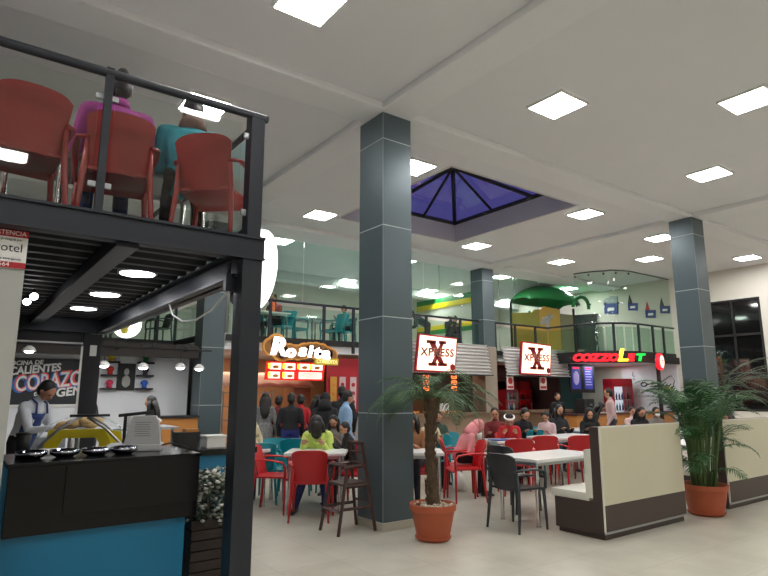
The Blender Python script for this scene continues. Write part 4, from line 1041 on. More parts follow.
make_table('terrace table of the person with the orange drink', (5.55, 12.2, MZ), 0, 1.0, .7, DT)
make_table('terrace table above the end of the bubbly letters', (7.0, 12.5, MZ), R(20), .9, .7, DT)
make_table('terrace table seen under the steel deck edge', (3.2, 14.3, MZ), 0, 1.1, .7, DT)
make_table('table on the steel deck before the two seated people', (1.0, 4.95, DZ), 0, 1.2, .7, DT)
make_table('table on the steel deck before the leftmost dark red chair', (-.35, 4.95, DZ), 0, 1.1, .7, DT)
dup(c_red, (2.5, 14.3, MZ), R(-90), 'dark blue grey chair left of the terrace table under deck edge', TT, {M_RED: M_GREY})
dup(c_red, (3.75, 14.1, MZ), R(100), 'dark chair at the terrace corner beside a rail post', TT, {M_RED: M_GREY})

# wooden high chair
t = thing('high_chair', 'tall dark wooden high chair standing in front of the big middle column', 'high chair', (3.69, 5.73, 0), R(0))
H = []
def hl(a, b2, r=.016, name='leg'):
    r *= 1.25; bm = B(); add_loft(bm, [a, b2], [(r, r * 1.1)] * 2, 4, up=(1, 0, .1)); return obj(name, bm, M_DWOOD, t)
hl((.245, -.19, 0), (.10, -.13, .96)); hl((.245, .19, 0), (.10, .13, .96)); hl((-.235, -.19, 0), (-.10, -.15, .72)); hl((-.235, .19, 0), (-.10, .15, .72))
for z in (.94, .84, .72): hl((.105 + (.94 - z) * .14, -.135, z), (.105 + (.94 - z) * .14, .135, z), .014, 'back_rail')
box_obj('seat', M_DWOOD, -.17, .17, -.16, .16, .50, .525, t, .005)
for s in (-1, 1): hl((-.16, s * .155, .70), (.15, s * .145, .70), .016, 'armrest'); hl((-.19, s * .17, .26), (.21, s * .17, .26), .012, 'side_rail'); hl((-.15, s * .16, .49), (.18, s * .16, .49), .014, 'side_rail')
hl((-.205, -.17, .24), (-.205, .17, .24), .014, 'foot_rest'); hl((.2, -.17, .3), (.2, .17, .3), .012, 'side_rail'); hl((-.12, -.16, .71), (-.12, .16, .71), .018, 'tray_bar')

# booths
def booth(x0, L, label):
    t = thing('booth_bench', label, 'booth', (x0, 3.75, 0), 0, 'cream and brown booth benches')
    box_obj('plinth', M_BROWN, .03, L - .02, .03, .60, 0, .07, t)
    box_obj('panel_core', M_BROWN, 0, L, 0.012, .125, .06, 1.14, t, .002)
    box_obj('cream_panel', M_CREAM, .012, L - .004, 0, .012, .345, 1.132, t)
    box_obj('brown_panel', M_BROWN, .012, L - .004, 0, .012, .085, .343, t)
    box_obj('lower_strip', M_SILVER, 0, L, -.003, .012, .062, .083, t)
    box_obj('edge_strip', M_CUSH, 0.0, .012, -.003, .014, .083, 1.14, t)
    box_obj('top_strip', M_CUSH, 0, L, -.002, .014, 1.132, 1.145, t)
    box_obj('bench_base', M_BROWN, 0, L, .125, .62, .05, .37, t, .004)
    bm = B(); add_box(bm, -.005, L + .005, .17, .665, .37, .455, .02); obj('seat_cushion', bm, M_CUSH, t, 'auto')
    bm = B(); add_box(bm, -.002, L + .002, .12, .215, .40, .90, .018); obj('back_cushion', bm, M_CUSH, t, 'auto')
booth(5.57, 1.66, 'front booth bench with a cream back panel, beside the grey chair')
booth(8.36, 1.66, 'second booth bench behind the bushy palm, cut by the right edge')
tag(box_obj('food_tray', M_NAVY, 7.05, 7.40, 6.55, 6.8, .752, .765, None, .003), 'dark tray on the table before the person in red', 'tray')
for x, y, c, lab, m in ((7.02, 6.95, 0, 'white drink cup near the hands of the person in red', M_WHITE), (11.35, 6.3, 0, 'white paper cup on the table behind the front booth', M_WHITE), (11.9, 6.25, 0, 'pale cup standing right above the booth edge', M_WHITE)):
    t = thing('drink_cup', lab, 'cup', (x, y, .751)); bm = B(); add_lathe(bm, [(.03, 0), (.042, .12), (.036, .12), (.01, .02)], 16); obj('cup_body', bm, m, t, True); bm = B(); add_lathe(bm, [(.044, .12), (.044, .13), (.01, .135)], 16); obj('lid', bm, M_BWHITE, t, True)
tag(box_obj('napkin_box', M_BLACKM, 11.5, 11.68, 6.3, 6.42, .751, .86, None, .01), 'dark napkin box on the table behind the front booth', 'box')
tag(box_obj('orange_drink', mat('orange_drink', (240, 110, 50), .5), 5.62, 5.74, 12.05, 12.14, MZ + .751, MZ + 1.0, None, .02), 'bright orange drink carton on the terrace table', 'drink')
bm = B(); add_loft(bm, [(0, 0, .0), (0.02, 0, .10), (0, .01, .20), (.0, 0, .28)], [(.12, .09), (.14, .10), (.10, .08), (.03, .02)], 14)
tag(obj('shopping_bag', bm, M_WHITE, None, True, (6.55, 6.95, 0)), 'crumpled white plastic bag on the floor by the pink hooded person', 'bag')

# ------------------------------------------------------------ plants
def pot(t, r1, r0, h, saucer):
    bm = B(); add_lathe(bm, [(r0 * .9, .02), (r0, .03), (r1 * .93, h - .07), (r1 * .94, h - .065), (r1, h - .06), (r1, h), (r1 - .02, h), (r1 - .03, h - .05), (.02, h - .05)], 40); obj('pot', bm, M_TERRA, t, 'auto')
    bm = B(); add_lathe(bm, [(saucer * .85, 0), (saucer, .03), (saucer, .038), (saucer - .015, .038), (saucer * .82, .012)], 40); obj('saucer', bm, M_TERRA, t, 'auto')
    bm = B(); add_lathe(bm, [(r1 - .035, h - .06), (r1 - .035, h - .04), (.05, h - .03)], 30); obj('soil', bm, M_SOIL, t, True)
def frond(bm, base, az, el, L, droop, lf, n, width=.014, twist=0, stem=.006, start=.12, bend=.5):
    """one feather leaf: rib curve with drooping leaflets on both sides"""
    p = Vector(base); pts = []; dirv = Vector((math.cos(az) * math.cos(el), math.sin(az) * math.cos(el), math.sin(el)))
    N = 16; st = L / N; e = el
    for i in range(N + 1):
        pts.append(p.copy()); f = i / N
        e -= droop / N * (0.4 + 1.2 * f)
        az2 = az + twist * f
        p = p + Vector((math.cos(az2) * math.cos(e), math.sin(az2) * math.cos(e), math.sin(e))) * st
    add_loft(bm, pts, [stem * (1 - .8 * i / N) + .001 for i in range(N + 1)], 5)
    for k in range(n):
        f = start + (1 - start) * (k + .5) / n
        q = f * N; i = min(N - 1, int(q)); o = pts[i].lerp(pts[i + 1], q - i); d = (pts[i + 1] - pts[i]).normalized()
        side = d.cross(Vector((0, 0, 1))); side = side.normalized() if side.length > .05 else Vector((1, 0, 0))
        upv = side.cross(d).normalized()
        ll = lf * (math.sin(PI * min(1, (.12 + f * .93))) ** .6) * random.uniform(.85, 1.1)
        for s in (-1, 1):
            v = (side * s * .85 + d * .55 + upv * .15 + Vector((random.uniform(-.12, .12),) * 3)).normalized()
            a = o; b2 = o + v * ll * .5 - Vector((0, 0, ll * .06)); c = o + v * ll * .92 - Vector((0, 0, ll * bend * .8))
            wv = v.cross(upv).normalized() * width * .5
            A = [bm.verts.new(a - wv * .5), bm.verts.new(a + wv * .5), bm.verts.new(b2 + wv), bm.verts.new(b2 - wv), bm.verts.new(c)]
            bm.faces.new(A[:4]); bm.faces.new((A[3], A[2], A[4]))
random.seed(21)
t = thing('potted_palm', 'slender palm with shaggy trunk and drooping fronds in a clay pot', 'potted plant', (4.20, 4.87, 0))
pot(t, .245, .17, .36, .19)
bm = B()
for k in range(60):
    a = random.uniform(0, 2 * PI); r = random.uniform(.02, .2); add_ell(bm, (r * math.cos(a), r * math.sin(a), .335 + random.uniform(0, .02)), (random.uniform(.016, .034), random.uniform(.014, .026), .014), Matrix.Identity(4), 1)
o = obj('pebbles', bm, M_PEB, t, True); o['kind'] = 'stuff'
bm = B(); pts = [(0.02, 0, .30), (.0, 0, .6), (-.02, .01, .9), (-.01, .0, 1.2), (0.0, 0, 1.46)]
fine = []
for i in range(len(pts) - 1):
    for j in range(7): fine.append(Vector(pts[i]).lerp(Vector(pts[i + 1]), j / 7))
fine.append(Vector(pts[-1]))
add_loft(bm, fine, [.052 + .006 * (i % 2) + (.03 * max(0, 1 - i / 4)) for i in range(len(fine))], 12)
for k in range(190):
    z = random.uniform(.36, 1.45); a = random.uniform(0, 2 * PI); c = Vector((.055 * math.cos(a) - .01, .055 * math.sin(a), z)); add_loft(bm, [c, c + Vector((.02 * math.cos(a), .02 * math.sin(a), .05))], [.012, .002], 4)
obj('trunk', bm, M_TRUNK, t)
nf = 17
for k in range(nf):
    az = 2 * PI * k / nf * 2.0 + random.uniform(-.15, .15); el = random.choice([1.1, .7, .35, .15])
    bm = B(); frond(bm, (0, 0, 1.40 + random.uniform(0, .08)), az, el, random.uniform(.62, .85), 1.7 + .5 * el, .20, 30, .009, random.uniform(-.3, .3)); obj('frond', bm, M_LEAF, t)
# the long frond hanging on the left side and the one reaching right
for az, el, L, dr in ((R(146), .5, .95, 2.3), (R(160), .3, .8, 1.3), (R(-30), .3, .8, 1.2), (R(-42), .55, .85, 1.6), (R(150), .9, .7, 1.6), (R(-20), .75, .7, 1.5)):
    bm = B(); frond(bm, (0, 0, 1.44), az, el, L, dr, .20, 32, .009); obj('frond', bm, M_LEAF, t)
random.seed(8)
t = thing('potted_palm', 'bushy areca palm with many thin stems in a wide clay pot', 'potted plant', (7.81, 3.80, 0))
pot(t, .275, .20, .37, .22)
for k in range(40):
    a = random.uniform(0, 2 * PI); r = random.uniform(.01, .15); b0_ = Vector((r * math.cos(a), r * math.sin(a), .32)); lean = random.uniform(.02, .20)
    h = random.uniform(.5, .98); top = b0_ + Vector((math.cos(a) * lean * h, math.sin(a) * lean * h, h))
    bm = B(); add_loft(bm, [b0_, b0_.lerp(top, .5) + Vector((0, 0, .01)), top], [.014, .011, .008], 6); obj('stem', bm, M_STEM, t)
    bm = B(); frond(bm, top, a + random.uniform(-.4, .4), random.uniform(.95, 1.5), random.uniform(.6, .85), random.uniform(1.2, 2.3), .27, 24, .016, random.uniform(-.4, .4), .007, .1, .35); obj('frond', bm, M_LEAFD, t)
for k in range(12):
    a = random.uniform(0, 2 * PI); bm = B(); frond(bm, (.1 * math.cos(a), .1 * math.sin(a), random.uniform(.5, .9)), a, random.uniform(.5, 1.0), random.uniform(.5, .7), random.uniform(1.4, 2.2), .22, 20, .014); obj('frond', bm, M_LEAFD, t)
# tall thin fronds rising left of the column
for k, (a, el, L) in enumerate(((R(140), 1.15, .9), (R(125), 1.0, .95), (R(150), .9, .8), (R(-30), .9, .95))):
    bm = B(); frond(bm, (0, 0, 1.05), a, el, L, 1.0, .2, 20, .012); obj('frond', bm, M_LEAFD, t)
random.seed(9)
t = thing('potted_dracaena', 'tall dracaena with pale arching stalks behind the second booth', 'potted plant', (12.72, 5.62, 0))
pot(t, .27, .2, .4, .23)
for x, y, h in ((0, 0, 2.2), (.12, .05, 1.6), (-.1, -.05, 1.3)):
    bm = B(); add_tube(bm, [(x * .3, y * .3, .35), (x * .7, y * .7, h * .6), (x, y, h)], .03); obj('stem', bm, M_TRUNK, t)
    bm = B()
    for q in range(60):
        z = h * random.uniform(.55, 1.08); a = random.uniform(0, 2 * PI); el = random.uniform(-.1, .9); L = random.uniform(.3, .5)
        d = Vector((math.cos(a) * math.cos(el), math.sin(a) * math.cos(el), math.sin(el))); s = d.cross(Vector((0, 0, 1))).normalized() * .022; o = Vector((x, y, z)); m1 = o + d * L * .5; e = o + d * L - Vector((0, 0, L * .35))
        A = [bm.verts.new(o - s * .4), bm.verts.new(o + s * .4), bm.verts.new(m1 + s), bm.verts.new(m1 - s), bm.verts.new(e)]; bm.faces.new(A[:4]); bm.faces.new((A[3], A[2], A[4]))
    obj('leaf_crown', bm, mat('dracaena_leaf', (30, 54, 42), .45, var=.3), t)
for k in range(16):
    a = random.uniform(-1.1, .35); el = random.uniform(.0, .9); bm = B(); frond(bm, (.08, 0, random.uniform(1.4, 1.9)), a - .5, el, random.uniform(.8, 1.3), .9, .12, 9, .03, 0, .009, .45); obj('frond', bm, M_LEAFG, t)

# ------------------------------------------------------------ people
def seg_d(P, a, b):
    a = np.array(a); b = np.array(b); ab = b - a; L = ab @ ab
    tt = np.clip(((P - a) @ ab) / L if L > 0 else np.zeros(len(P)), 0, 1)
    return np.linalg.norm(P - (a + tt[:, None] * ab), axis=1)
SKIN = mat('skin', (186, 136, 108), .6, var=.05); SKIND = mat('darker_skin', (176, 124, 98), .6, var=.05)  # second tone is a slightly darker skin
HAIRM = mat('black_hair', (22, 18, 18), .55, var=.3, scale=30, stretch=(1, 1, .2)); EYEM = mat('eye', (20, 16, 16), .3); LIP = mat('lips', (150, 80, 76), .5)
SHOE = mat('dark_shoe', (28, 26, 28), .5)
def cloth(nm, rgb): return mat('cloth_' + nm, rgb, .85, var=.14, scale=14, bump=.25)
def ik(s, h, l1, l2, hint):
    s = Vector(s); h = Vector(h); d = h - s; D = min(d.length, (l1 + l2) * .995); d.normalize(); h = s + d * D
    x = (l1 * l1 - l2 * l2 + D * D) / (2 * D); y = math.sqrt(max(0, l1 * l1 - x * x)); hv = Vector(hint); hv = (hv - d * hv.dot(d)).normalized()
    return s + d * x + hv * y, h
def person(label, x, y, head_deg, pose='sit', z=0.0, H=1.62, lean=8, nod=8, turn=0, hands=None, top=None, legs=None, hair='short', hairm=None, sleeve='long', skin=None, vox=.016, group=None, coat=False, bulk=1.0, extras=None, feet=None, hunch=0, curtain=False):
    k = H / 1.70
    t = thing('person', label, 'person', (x, y, z), R(head_deg - 90), group)
    skin = skin or SKIN; top = top or cloth('black', (26, 26, 30)); legs = legs or cloth('dark_trousers', (34, 36, 46)); hairm = hairm or HAIRM
    prim = []      # (kind, data..., region)
    hipz = .93 if pose == 'stand' else .56 / k
    piv = Vector((0, 0, hipz))
    RM = Matrix.Translation(piv) @ Matrix.Rotation(-R(lean), 4, 'X') @ Matrix.Translation(-piv)
    dz = hipz - .93
    def tp(px, py, pz):
        v = Vector((px, py, pz + dz)); 
        if hunch: 
            f = max(0, (pz - 1.05) / .4); v = v + Vector((0, .10 * hunch * f * f, -.03 * hunch * f))
        return RM @ v
    spine = [tp(0, -.01, .86), tp(0, 0, .95), tp(0, .005, 1.08), tp(0, 0, 1.22), tp(0, -.005, 1.34), tp(0, -.015, 1.41), tp(0, -.015, 1.45)]
    sr = [(.12, .10), (.165 * bulk, .12 * bulk), (.145 * bulk, .11 * bulk), (.168 * bulk, .122 * bulk), (.165 * bulk, .108 * bulk), (.10, .075), (.055, .055)]
    bm = B()
    add_loft(bm, spine, sr, 16, up=(0, 1, .001)) if False else None
    def loftx(pts, rad, seg=16):
        # elliptical loft with the wide axis kept along local x
        rings = []
        n = len(pts)
        for i, p in enumerate(pts):
            d = (pts[min(i + 1, n - 1)] - pts[max(i - 1, 0)]).normalized(); a = Vector((1, 0, 0)); a = (a - d * a.dot(d)).normalized(); b = d.cross(a)
            ra, rb = rad[i]
            rings.append([bm.verts.new(p + a * ra * math.cos(2 * PI * q / seg) + b * rb * math.sin(2 * PI * q / seg)) for q in range(seg)])
        for i in range(n - 1):
            for q in range(seg): bm.faces.new((rings[i][q], rings[i][(q + 1) % seg], rings[i + 1][(q + 1) % seg], rings[i + 1][q]))
        bm.faces.new(rings[0][::-1]); bm.faces.new(rings[-1])
    loftx(spine, sr)
    for i in range(1, 5): prim.append((spine[i], spine[i + 1], .13, 1))
    prim.append((spine[0], spine[1], .13, 1 if not (pose == 'stand') else 2))
    def cap(a, b, ra, rb, reg, seg=12, mid=None):
        a = Vector(a); b = Vector(b)
        pts = [a.lerp(b, f) for f in (0, .25, .5, .75, 1)]; rr_ = [ra + (rb - ra) * f for f in (0, .25, .5, .75, 1)]
        if mid: rr_ = [r * m_ for r, m_ in zip(rr_, (1, 1 + mid, 1 + mid * .8, 1 + mid * .2, 1))]
        add_loft(bm, pts, rr_, seg); add_ell(bm, a, (ra,) * 3, None, 2); add_ell(bm, b, (rb,) * 3, None, 2)
        prim.append((a, b, (ra + rb) / 2, reg))
    # neck + head
    neck0 = tp(0, -.015, 1.42); 
    hb = tp(0, .0, 1.50)
    HM = Matrix.Translation(hb) @ RM.to_3x3().to_4x4() @ Matrix.Rotation(R(lean) * .6, 4, 'X') @ Matrix.Rotation(R(turn), 4, 'Z') @ Matrix.Rotation(-R(nod), 4, 'X')
    hc = HM @ Vector((0, .02, .085))
    cap(neck0, HM @ Vector((0, .0, .03)), .052, .048, 0)
    add_ell(bm, (0, .012, .10), (.076, .094, .098), HM, 3); add_ell(bm, (0, .035, .035), (.056, .062, .062), HM, 2)
    add_loft(bm, [HM @ Vector(p) for p in ((0, .098, .095), (0, .114, .062), (0, .106, .052))], [.008, .014, .010], 8)
    for s in (-1, 1): add_ell(bm, (s * .079, .005, .075), (.012, .02, .032), HM, 2)
    add_ell(bm, (0, .088, .028), (.024, .012, .010), HM, 2)
    prim.append((HM @ Vector((0, .02, .04)), HM @ Vector((0, .01, .11)), .085, 0))
    cap(tp(-.145 * bulk, -.012, 1.355), tp(.145 * bulk, -.012, 1.355), .066, .066, 1)
    # arms
    for s in (-1, 1):
        sh = tp(s * .166 * bulk, -.01, 1.352)
        if hands and hands[(s + 1) // 2] is not None: hd = Vector(hands[(s + 1) // 2]) 
        elif pose == 'stand': hd = Vector((s * .24, .10, .86))
        else: hd = Vector((s * .13, .38, .80 / k))
        el, hd = ik(sh, hd, .285, .255, (s * .22, -.25, -1.0))
        cap(sh, el, .053 * bulk, .045 * bulk, 1, mid=.1); cap(el, hd, .044, .030 if sleeve != 'long' else .036, 1 if sleeve == 'long' else 0)
        d = (hd - el).normalized(); side = d.cross(Vector((0, 0, 1))); side = side.normalized() if side.length > .1 else Vector((1, 0, 0)); nrm = side.cross(d).normalized()
        if nrm.z > 0: nrm = -nrm
        add_loft(bm, [hd, hd + d * .04, hd + d * .09], [(.026, .02), (.038, .017), (.038, .014)], 10); prim.append((hd + d * .02, hd + d * .16, .03, 0))
        for f, L in ((-.030, .062), (-.010, .074), (.011, .070), (.031, .054)):
            o = hd + d * .085 + side * f; m1 = o + d * L * .5 + nrm * .008; e = o + d * L * .85 + nrm * .03
            add_loft(bm, [o - d * .02, m1, e], [.0105, .0095, .0085], 6)
        th = side * (-s) if side.x * s > 0 else side * s
        th = side * (1 if side.x * s < 0 else -1)
        o = hd + d * .03 + th * .025; add_loft(bm, [o, o + th * .028 + d * .03, o + th * .034 + d * .062 + nrm * .008], [.013, .0115, .009], 6)
    # legs
    for s in (-1, 1):
        hp = Vector((s * .092, 0, hipz - .01))
        if pose == 'stand': kn = Vector((s * .10, .02, .50)); an = Vector((s * .105, -.02, .085))
        else:
            kn = Vector((s * .125, .43, .50 / k + .02)); an = Vector((s * .13, .40, .085))
        if feet: an = Vector(feet[(s + 1) // 2]); kn2, an = ik(hp, an, .44, .43, (s * .15, 1, .5)); kn = kn2
        cap(hp, kn, .088 * bulk, .06, 2, mid=.03); cap(kn, an, .058, .042, 2, mid=.08)
        fd = Vector((s * .12, 1, 0)).normalized()
        add_loft(bm, [an + Vector((0, -.05, -.05)), an + fd * .02 + Vector((0, 0, -.04)), an + fd * .12 + Vector((0, 0, -.052)), an + fd * .19 + Vector((0, 0, -.058))], [(.036, .032), (.042, .042), (.046, .028), (.03, .02)], 10, up=(0, 0, 1)); prim.append((an + Vector((0, -.03, -.05)), an + fd * .17 + Vector((0, 0, -.05)), .04, 3))
    if coat and pose == 'stand':
        loftx([Vector((0, -.005, .62)), Vector((0, -.005, .85)), Vector((0, 0, 1.05))], [(.19, .15), (.18, .14), (.155, .12)]); prim.append((Vector((0, 0, .62)), Vector((0, 0, 1.0)), .17, 1))
    for v in bm.verts: v.co *= k
    me = bpy.data.meshes.new('tmp'); bm.to_mesh(me); bm.free()
    o = bpy.data.objects.new('body', me); col.objects.link(o)
    md = o.modifiers.new('r', 'REMESH'); md.mode = 'VOXEL'; md.voxel_size = vox
    sm = o.modifiers.new('s', 'SMOOTH'); sm.factor = .5; sm.iterations = 1 if vox < .015 else 1
    dg = bpy.context.evaluated_depsgraph_get(); nm = bpy.data.meshes.new_from_object(o.evaluated_get(dg)); nm.name = 'body'
    o.modifiers.clear(); o.data = nm; bpy.data.meshes.remove(me)
    for mm in (skin, top, legs, SHOE, EYEM, LIP): nm.materials.append(mm)
    n = len(nm.polygons); C_ = np.zeros(n * 3); nm.polygons.foreach_get('center', C_); C_ = C_.reshape(-1, 3) / k
    best = np.full(n, 1e9); reg = np.zeros(n, int)
    for a, b, r, g in prim:
        dd = seg_d(C_, a, b) - r; mk = dd < best; best[mk] = dd[mk]; reg[mk] = g
    IM = np.array(HM.inverted()); L_ = C_ @ IM[:3, :3].T + IM[:3, 3]
    for s in (-1, 1): reg[np.linalg.norm((L_ - np.array((s * .031, .098, .092))) * np.array((1, .6, 1.5)), axis=1) < .017] = 4
    reg[(np.abs(L_[:, 0]) < .024) & (np.abs(L_[:, 2] - .028) < .010) & (L_[:, 1] > .075)] = 5
    nm.polygons.foreach_set('material_index', reg.astype(np.int32)); nm.polygons.foreach_set('use_smooth', np.ones(n, bool)); nm.update()
    o.parent = t
    # hair / headwear
    K = Matrix.Scale(k, 4); HK = K @ HM
    bm = B()
    if hair in ('short', 'long', 'bun', 'ponytail', 'cap', 'headband'):
        add_ell(bm, (0, -.012, .118), (.086, .098, .098), HK, 3); add_ell(bm, (0, -.04, .07), (.080, .07, .085), HK, 3)
        if hair == 'long' or hair == 'ponytail':
            wdt = .085 if hair == 'long' else .035
            back = [HK @ Vector((0, -.055, .10)), HK @ Vector((0, -.085, .0)), K @ tp(0, -.115, 1.40), K @ tp(0, -.135, 1.27), K @ tp(0, -.13, 1.16)]
            add_loft(bm, back, [(wdt, .05), (wdt, .045), (wdt * 1.1, .04), (wdt, .03), (wdt * .5, .015)], 14, up=(0, 1, .3))
            if hair == 'long':
                for s in (-1, 1): add_loft(bm, [HK @ Vector((s * .07, .0, .12)), HK @ Vector((s * .088, .01, .03)), K @ tp(s * .09, .02, 1.40), K @ tp(s * .10, .06, 1.26)], [.03, .032, .03, .012], 10)
        if hair == 'bun': add_ell(bm, (0, -.09, .16), (.045, .045, .045), HK, 2)
        obj('hair', bm, hairm, t, True)
    elif hair == 'hood':
        add_ell(bm, (0, -.022, .10), (.105, .112, .122), HK, 3)
        add_loft(bm, [HK @ Vector((0, -.04, .06)), K @ tp(0, -.05, 1.44), K @ tp(0, -.04, 1.36)], [(.09, .09), (.12, .09), (.14, .10)], 14, up=(0, 1, .3)); obj('hood', bm, hairm, t, True)
    if curtain:
        bm = B(); add_ell(bm, (0, .06, .12), (.085, .07, .09), HK, 3); add_loft(bm, [HK @ Vector((0, .07, .14)), HK @ Vector((0, .10, .06)), HK @ Vector((0, .10, -.06)), HK @ Vector((0, .09, -.12))], [(.08, .05), (.08, .05), (.07, .04), (.04, .02)], 12, up=(0, 1, .3)); obj('hair_fringe', bm, hairm, t, True)
    if hair == 'cap':
        bm = B(); add_ell(bm, (0, -.005, .135), (.09, .10, .085), HK, 3); add_loft(bm, [HK @ Vector((0, .07, .12)), HK @ Vector((0, .16, .105))], [(.07, .012), (.05, .006)], 12, up=(0, 0, 1)); obj('cap', bm, M_BWHITE, t, True)
    if hair == 'headband':
        bm = B(); pts = [HK @ Vector((.091 * math.cos(a), -.005 + .102 * math.sin(a), .145 + .02 * math.sin(a))) for a in [2 * PI * q / 20 for q in range(21)]]; add_tube(bm, pts, .018 * k, 8); obj('headband', bm, M_BWHITE, t, True)
    return t, K, tp, HM
bk = cloth('black', (26, 26, 30)); nv = cloth('navy_jeans', (30, 40, 84)); gr = cloth('grey_trousers', (60, 60, 66))
S_TABLE = .755
PURP = cloth('purple', (136, 36, 118)); TLJ = cloth('teal_jacket', (36, 140, 156)); LIME = cloth('lime', (194, 214, 108))
t, K, tp, HM = person('person in a bright purple jacket seated with back to us on the deck', .78, 4.40, 88, z=DZ, H=1.72, lean=4, nod=4, top=PURP, legs=nv, hair='bun', vox=.012, bulk=1.18, hands=[(-.2, .34, .84), (.2, .34, .84)])
bm = B(); add_loft(bm, [K @ tp(0, -.02, 1.40), K @ tp(0, -.02, 1.47)], [(.085, .08), (.068, .066)], 14); obj('collar', bm, PURP, t, True)
t, K, tp, HM = person('person in a padded teal jacket seated with back to us at the deck corner', 1.32, 4.36, 80, z=DZ, H=1.66, lean=8, nod=10, turn=-10, top=TLJ, legs=bk, hair='short', vox=.012, bulk=1.25, hands=[(-.14, .36, .86), (.14, .36, .86)])
bm = B(); add_loft(bm, [K @ tp(0, -.03, 1.38), K @ tp(0, -.03, 1.46), K @ tp(0, -.035, 1.50)], [(.12, .09), (.10, .085), (.085, .08)], 14); obj('hood', bm, mat('fur_trim', (110, 84, 76), .9, var=.4, scale=40, bump=.5), t, True)
# kiosk worker
wt = cloth('white_shirt', (206, 210, 216)); ap_ = cloth('blue_apron', (44, 66, 120))
t, K, tp, HM = person('man in a white shirt and blue apron bending over the kiosk worktop', .72, 8.28, -45, 'stand', H=1.72, lean=14, nod=34, top=wt, legs=bk, hair='short', vox=.014, bulk=1.05, hunch=.6, hands=[(-.06, .46, 1.09), (.12, .48, 1.09)], skin=SKIND)
bm = B(); add_shell(bm, lambda u, v: K @ (tp((u - .5) * .30, .128 - .3 * (u - .5) ** 2, .70 + .60 * v) ), 8, 10, .008); obj('apron', bm, ap_, t, True)
bm = B()
for s in (-1, 1): add_tube(bm, [K @ tp(s * .09, .125, 1.30), K @ tp(s * .08, .06, 1.42), K @ tp(s * .05, -.06, 1.45)], .012, 6)
obj('apron_strap', bm, ap_, t, True)
person('dark haired woman in black looking left behind the grey till', 2.62, 9.9, 150, 'stand', H=1.45, lean=2, nod=6, top=bk, hair='long')
person('person almost hidden behind the far dark post in the kiosk', 1.72, 9.9, 200, 'stand', H=1.55, nod=10, top=bk, hair='long')
# people around the tables
t, K, tp, HM = person('person in a lime green hoodie with head bowed over the white table', 4.24, 7.33, FW + 178, H=1.66, lean=24, nod=42, top=LIME, legs=nv, hair='long', curtain=True, vox=.012, bulk=1.0, hunch=.4, hands=[(-.12, .42, .84), (.16, .42, .84)], feet=[(-.17, .60, .085), (.20, .70, .085)])
bm = B()
add_tube(bm, [K @ tp(-.10, .03, 1.42), K @ tp(-.05, .12, 1.36), K @ tp(0, .15, 1.30), K @ tp(.05, .12, 1.36), K @ tp(.10, .03, 1.42), K @ tp(.05, -.07, 1.44), K @ tp(-.05, -.07, 1.44), K @ tp(-.10, .03, 1.42)], .026, 8); obj('hood', bm, LIME, t, True)
person('small child in black facing left beside the dark wooden high chair', 4.58, 7.0, FW + 115, H=1.22, lean=14, nod=12, top=bk, legs=bk, hair='short', vox=.013, hands=[(-.05, .42, 1.12), (.1, .36, 1.0)])
person('person in grey with long black hair behind the lime green hoodie', 4.92, 8.02, FW + 170, H=1.35, lean=10, nod=25, top=cloth('grey_top', (120, 112, 106)), hair='long')
person('seated person wearing a pale beige hood at the far left table', 3.72, 8.42, FW + 182, H=1.22, lean=14, nod=20, top=cloth('beige', (184, 172, 140)), hair='hood', hairm=cloth('beige', (184, 172, 140)))
person('woman with long dark hair in tan top behind the shaggy palm trunk', 5.38, 6.62, FW + 165, H=1.50, lean=14, nod=16, turn=-12, top=cloth('tan', (150, 104, 70)), hair='long', vox=.014, hands=[(-.1, .36, .88), (.04, .30, 1.08)])
person('child with black hair seated right of the shaggy palm trunk', 6.45, 7.55, 250, H=1.35, lean=6, nod=4, top=cloth('beige', (184, 172, 140)), hair='short')
person('seated person in dark green behind the palm, beyond the pink hood', 6.9, 7.85, 240, H=1.4, lean=5, nod=14, top=cloth('dark_green', (50, 70, 58)), hair='short', hairm=cloth('hair_grey_green', (62, 72, 66)))
PK = cloth('pink', (214, 136, 140))
person('person hunched under a pink hooded jacket on the side facing red chair', 6.24, 6.62, FW - 85, H=1.42, lean=26, nod=34, top=PK, legs=bk, hair='hood', hairm=PK, vox=.014, bulk=1.15, hunch=.6, hands=[(-.16, .36, .84), (.14, .36, .84)])
person('person in red with a white headband leaning on the white table', 7.83, 7.05, FW + 172, H=1.50, lean=22, nod=30, top=cloth('red', (176, 30, 36)), hair='headband', vox=.014, hunch=.4, hands=[(-.12, .38, .94), (.12, .38, .94)])
person('person in black seated just left of the white headband', 7.98, 7.5, FW + 170, H=1.50, lean=6, nod=10, top=cloth('maroon', (110, 34, 38)), hair='short')
person('dark haired person in black leaning forward right of the headband', 8.72, 7.58, FW + 200, H=1.54, lean=20, nod=20, top=bk, hair='short')
person('child in pale pink clothes seated at the far row table', 9.40, 7.45, FW + 150, H=1.35, lean=16, nod=24, top=cloth('pale_pink', (206, 176, 178)), hair='short', hands=[(-.1, .34, .96), (.1, .34, .96)])
person('person with long black hair and dark jacket in the far row', 9.95, 7.65, FW + 195, H=1.56, lean=8, nod=8, top=cloth('charcoal', (44, 44, 48)), hair='long')
person('person in a black hood beside the end of the front booth', 10.15, 7.05, FW + 170, H=1.46, lean=14, nod=18, top=bk, hair='hood', hairm=bk)
person('person in black standing and leaning over the table behind the booth', 10.52, 7.38, -50, 'stand', H=1.40, lean=34, nod=24, top=bk, hair='long', hands=[(-.1, .40, .98), (.1, .44, .98)])
person('man in a pale pink shirt standing at the cafe counter', 12.35, 7.95, FW + 70, 'stand', H=1.60, lean=4, nod=4, top=cloth('pink_shirt', (190, 160, 160)), legs=gr, hair='short')
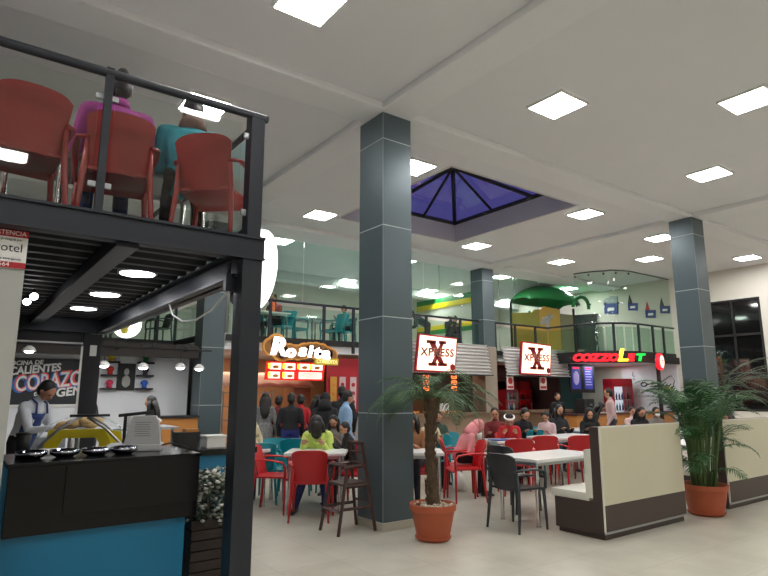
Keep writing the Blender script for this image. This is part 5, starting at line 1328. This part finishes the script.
person('cafe worker behind the counter left of the pink shirt', 13.3, 10.2, 240, 'stand', H=1.50, lean=4, nod=10, top=bk, hair='short')
person('child facing us behind the front booth, left of black hair', 12.0, 7.25, FW + 182, H=1.40, lean=4, nod=4, top=cloth('pale_pink', (206, 176, 178)), hair='short')
person('person with black hair and jacket seated behind the front booth middle', 11.3, 6.72, FW + 190, H=1.52, lean=14, nod=18, top=bk, hair='long')
t, K, tp, HM = person('child with a pale face mask above the right of the front booth', 11.98, 6.72, FW + 182, H=1.44, lean=8, nod=6, top=cloth('grey_top', (120, 112, 106)), hair='short')
bm = B(); add_ell(bm, (0, .075, .035), (.055, .05, .045), K @ HM, 2); obj('face_mask', bm, M_BWHITE, t, True)
person('dark haired person seated behind the second booth at the right edge', 9.95, 4.35, FW + 100, H=1.48, lean=4, nod=6, top=bk, hair='long')
# queue at the food counter
person('person in a black and white patterned dress at the left of the queue', 4.70, 10.15, FW + 10, 'stand', H=1.50, top=mat('cloth_black_white_print', (120, 120, 120), .85, var=.95, scale=26), legs=bk, hair='long', coat=True)
person('person in maroon at the food counter near the left of the queue', 5.05, 10.35, FW - 5, 'stand', H=1.45, top=cloth('maroon', (110, 34, 38)), hair='short')
person('person in black jacket and blue jeans with back to us in the queue', 4.92, 9.55, FW + 5, 'stand', H=1.50, top=bk, legs=cloth('blue_jeans', (36, 44, 110)), hair='short', bulk=1.12)
person('person with a white and red collar just right of the blue jeans', 5.35, 10.0, FW, 'stand', H=1.47, top=cloth('red', (176, 30, 36)), hair='short')
person('dark clad person in profile before the lit kitchen', 5.75, 10.2, FW - 60, 'stand', H=1.46, top=bk, hair='long')
person('person wrapped in a black hood and shawl in the queue', 5.30, 9.0, FW, 'stand', H=1.50, top=bk, hair='hood', hairm=bk, coat=True, bulk=1.2)
person('tall person in black beside the red wall posters', 5.75, 9.15, FW + 8, 'stand', H=1.63, top=bk, legs=bk, hair='short', bulk=1.1)
person('man in a light blue shirt facing right next to the big column', 5.25, 8.28, FW - 70, 'stand', H=1.54, lean=4, nod=16, top=cloth('light_blue', (140, 172, 206)), legs=bk, hair='short', vox=.014, bulk=1.05)
# people on the rear terrace
person('person in maroon seated at the terrace table with the orange drink', 5.95, 12.45, 215, z=MZ, H=1.55, lean=12, nod=14, top=cloth('maroon', (110, 34, 38)), hair='short')
person('person in dark jacket bending over on the rear terrace', 10.55, 12.35, 150, 'stand', z=MZ, H=1.50, lean=58, nod=10, top=cloth('dark_slate', (50, 56, 58)), legs=gr, hair='short', hands=[(-.1, .62, .85), (.12, .62, .85)])
person('person with a white cap seated behind the terrace rail', 11.35, 12.3, 250, z=MZ, H=1.45, lean=10, nod=8, top=cloth('dark_slate', (50, 56, 58)), hair='cap')
person('dark haired person low behind the rail beside the rear column', 11.8, 12.5, 200, z=MZ, H=1.40, lean=10, nod=8, top=bk, hair='short')
person('person in blue seated on the terrace beside the big front column', 7.85, 12.35, 190, z=MZ, H=1.28, lean=10, nod=8, top=cloth('teal_jacket', (36, 140, 156)), hair='short')
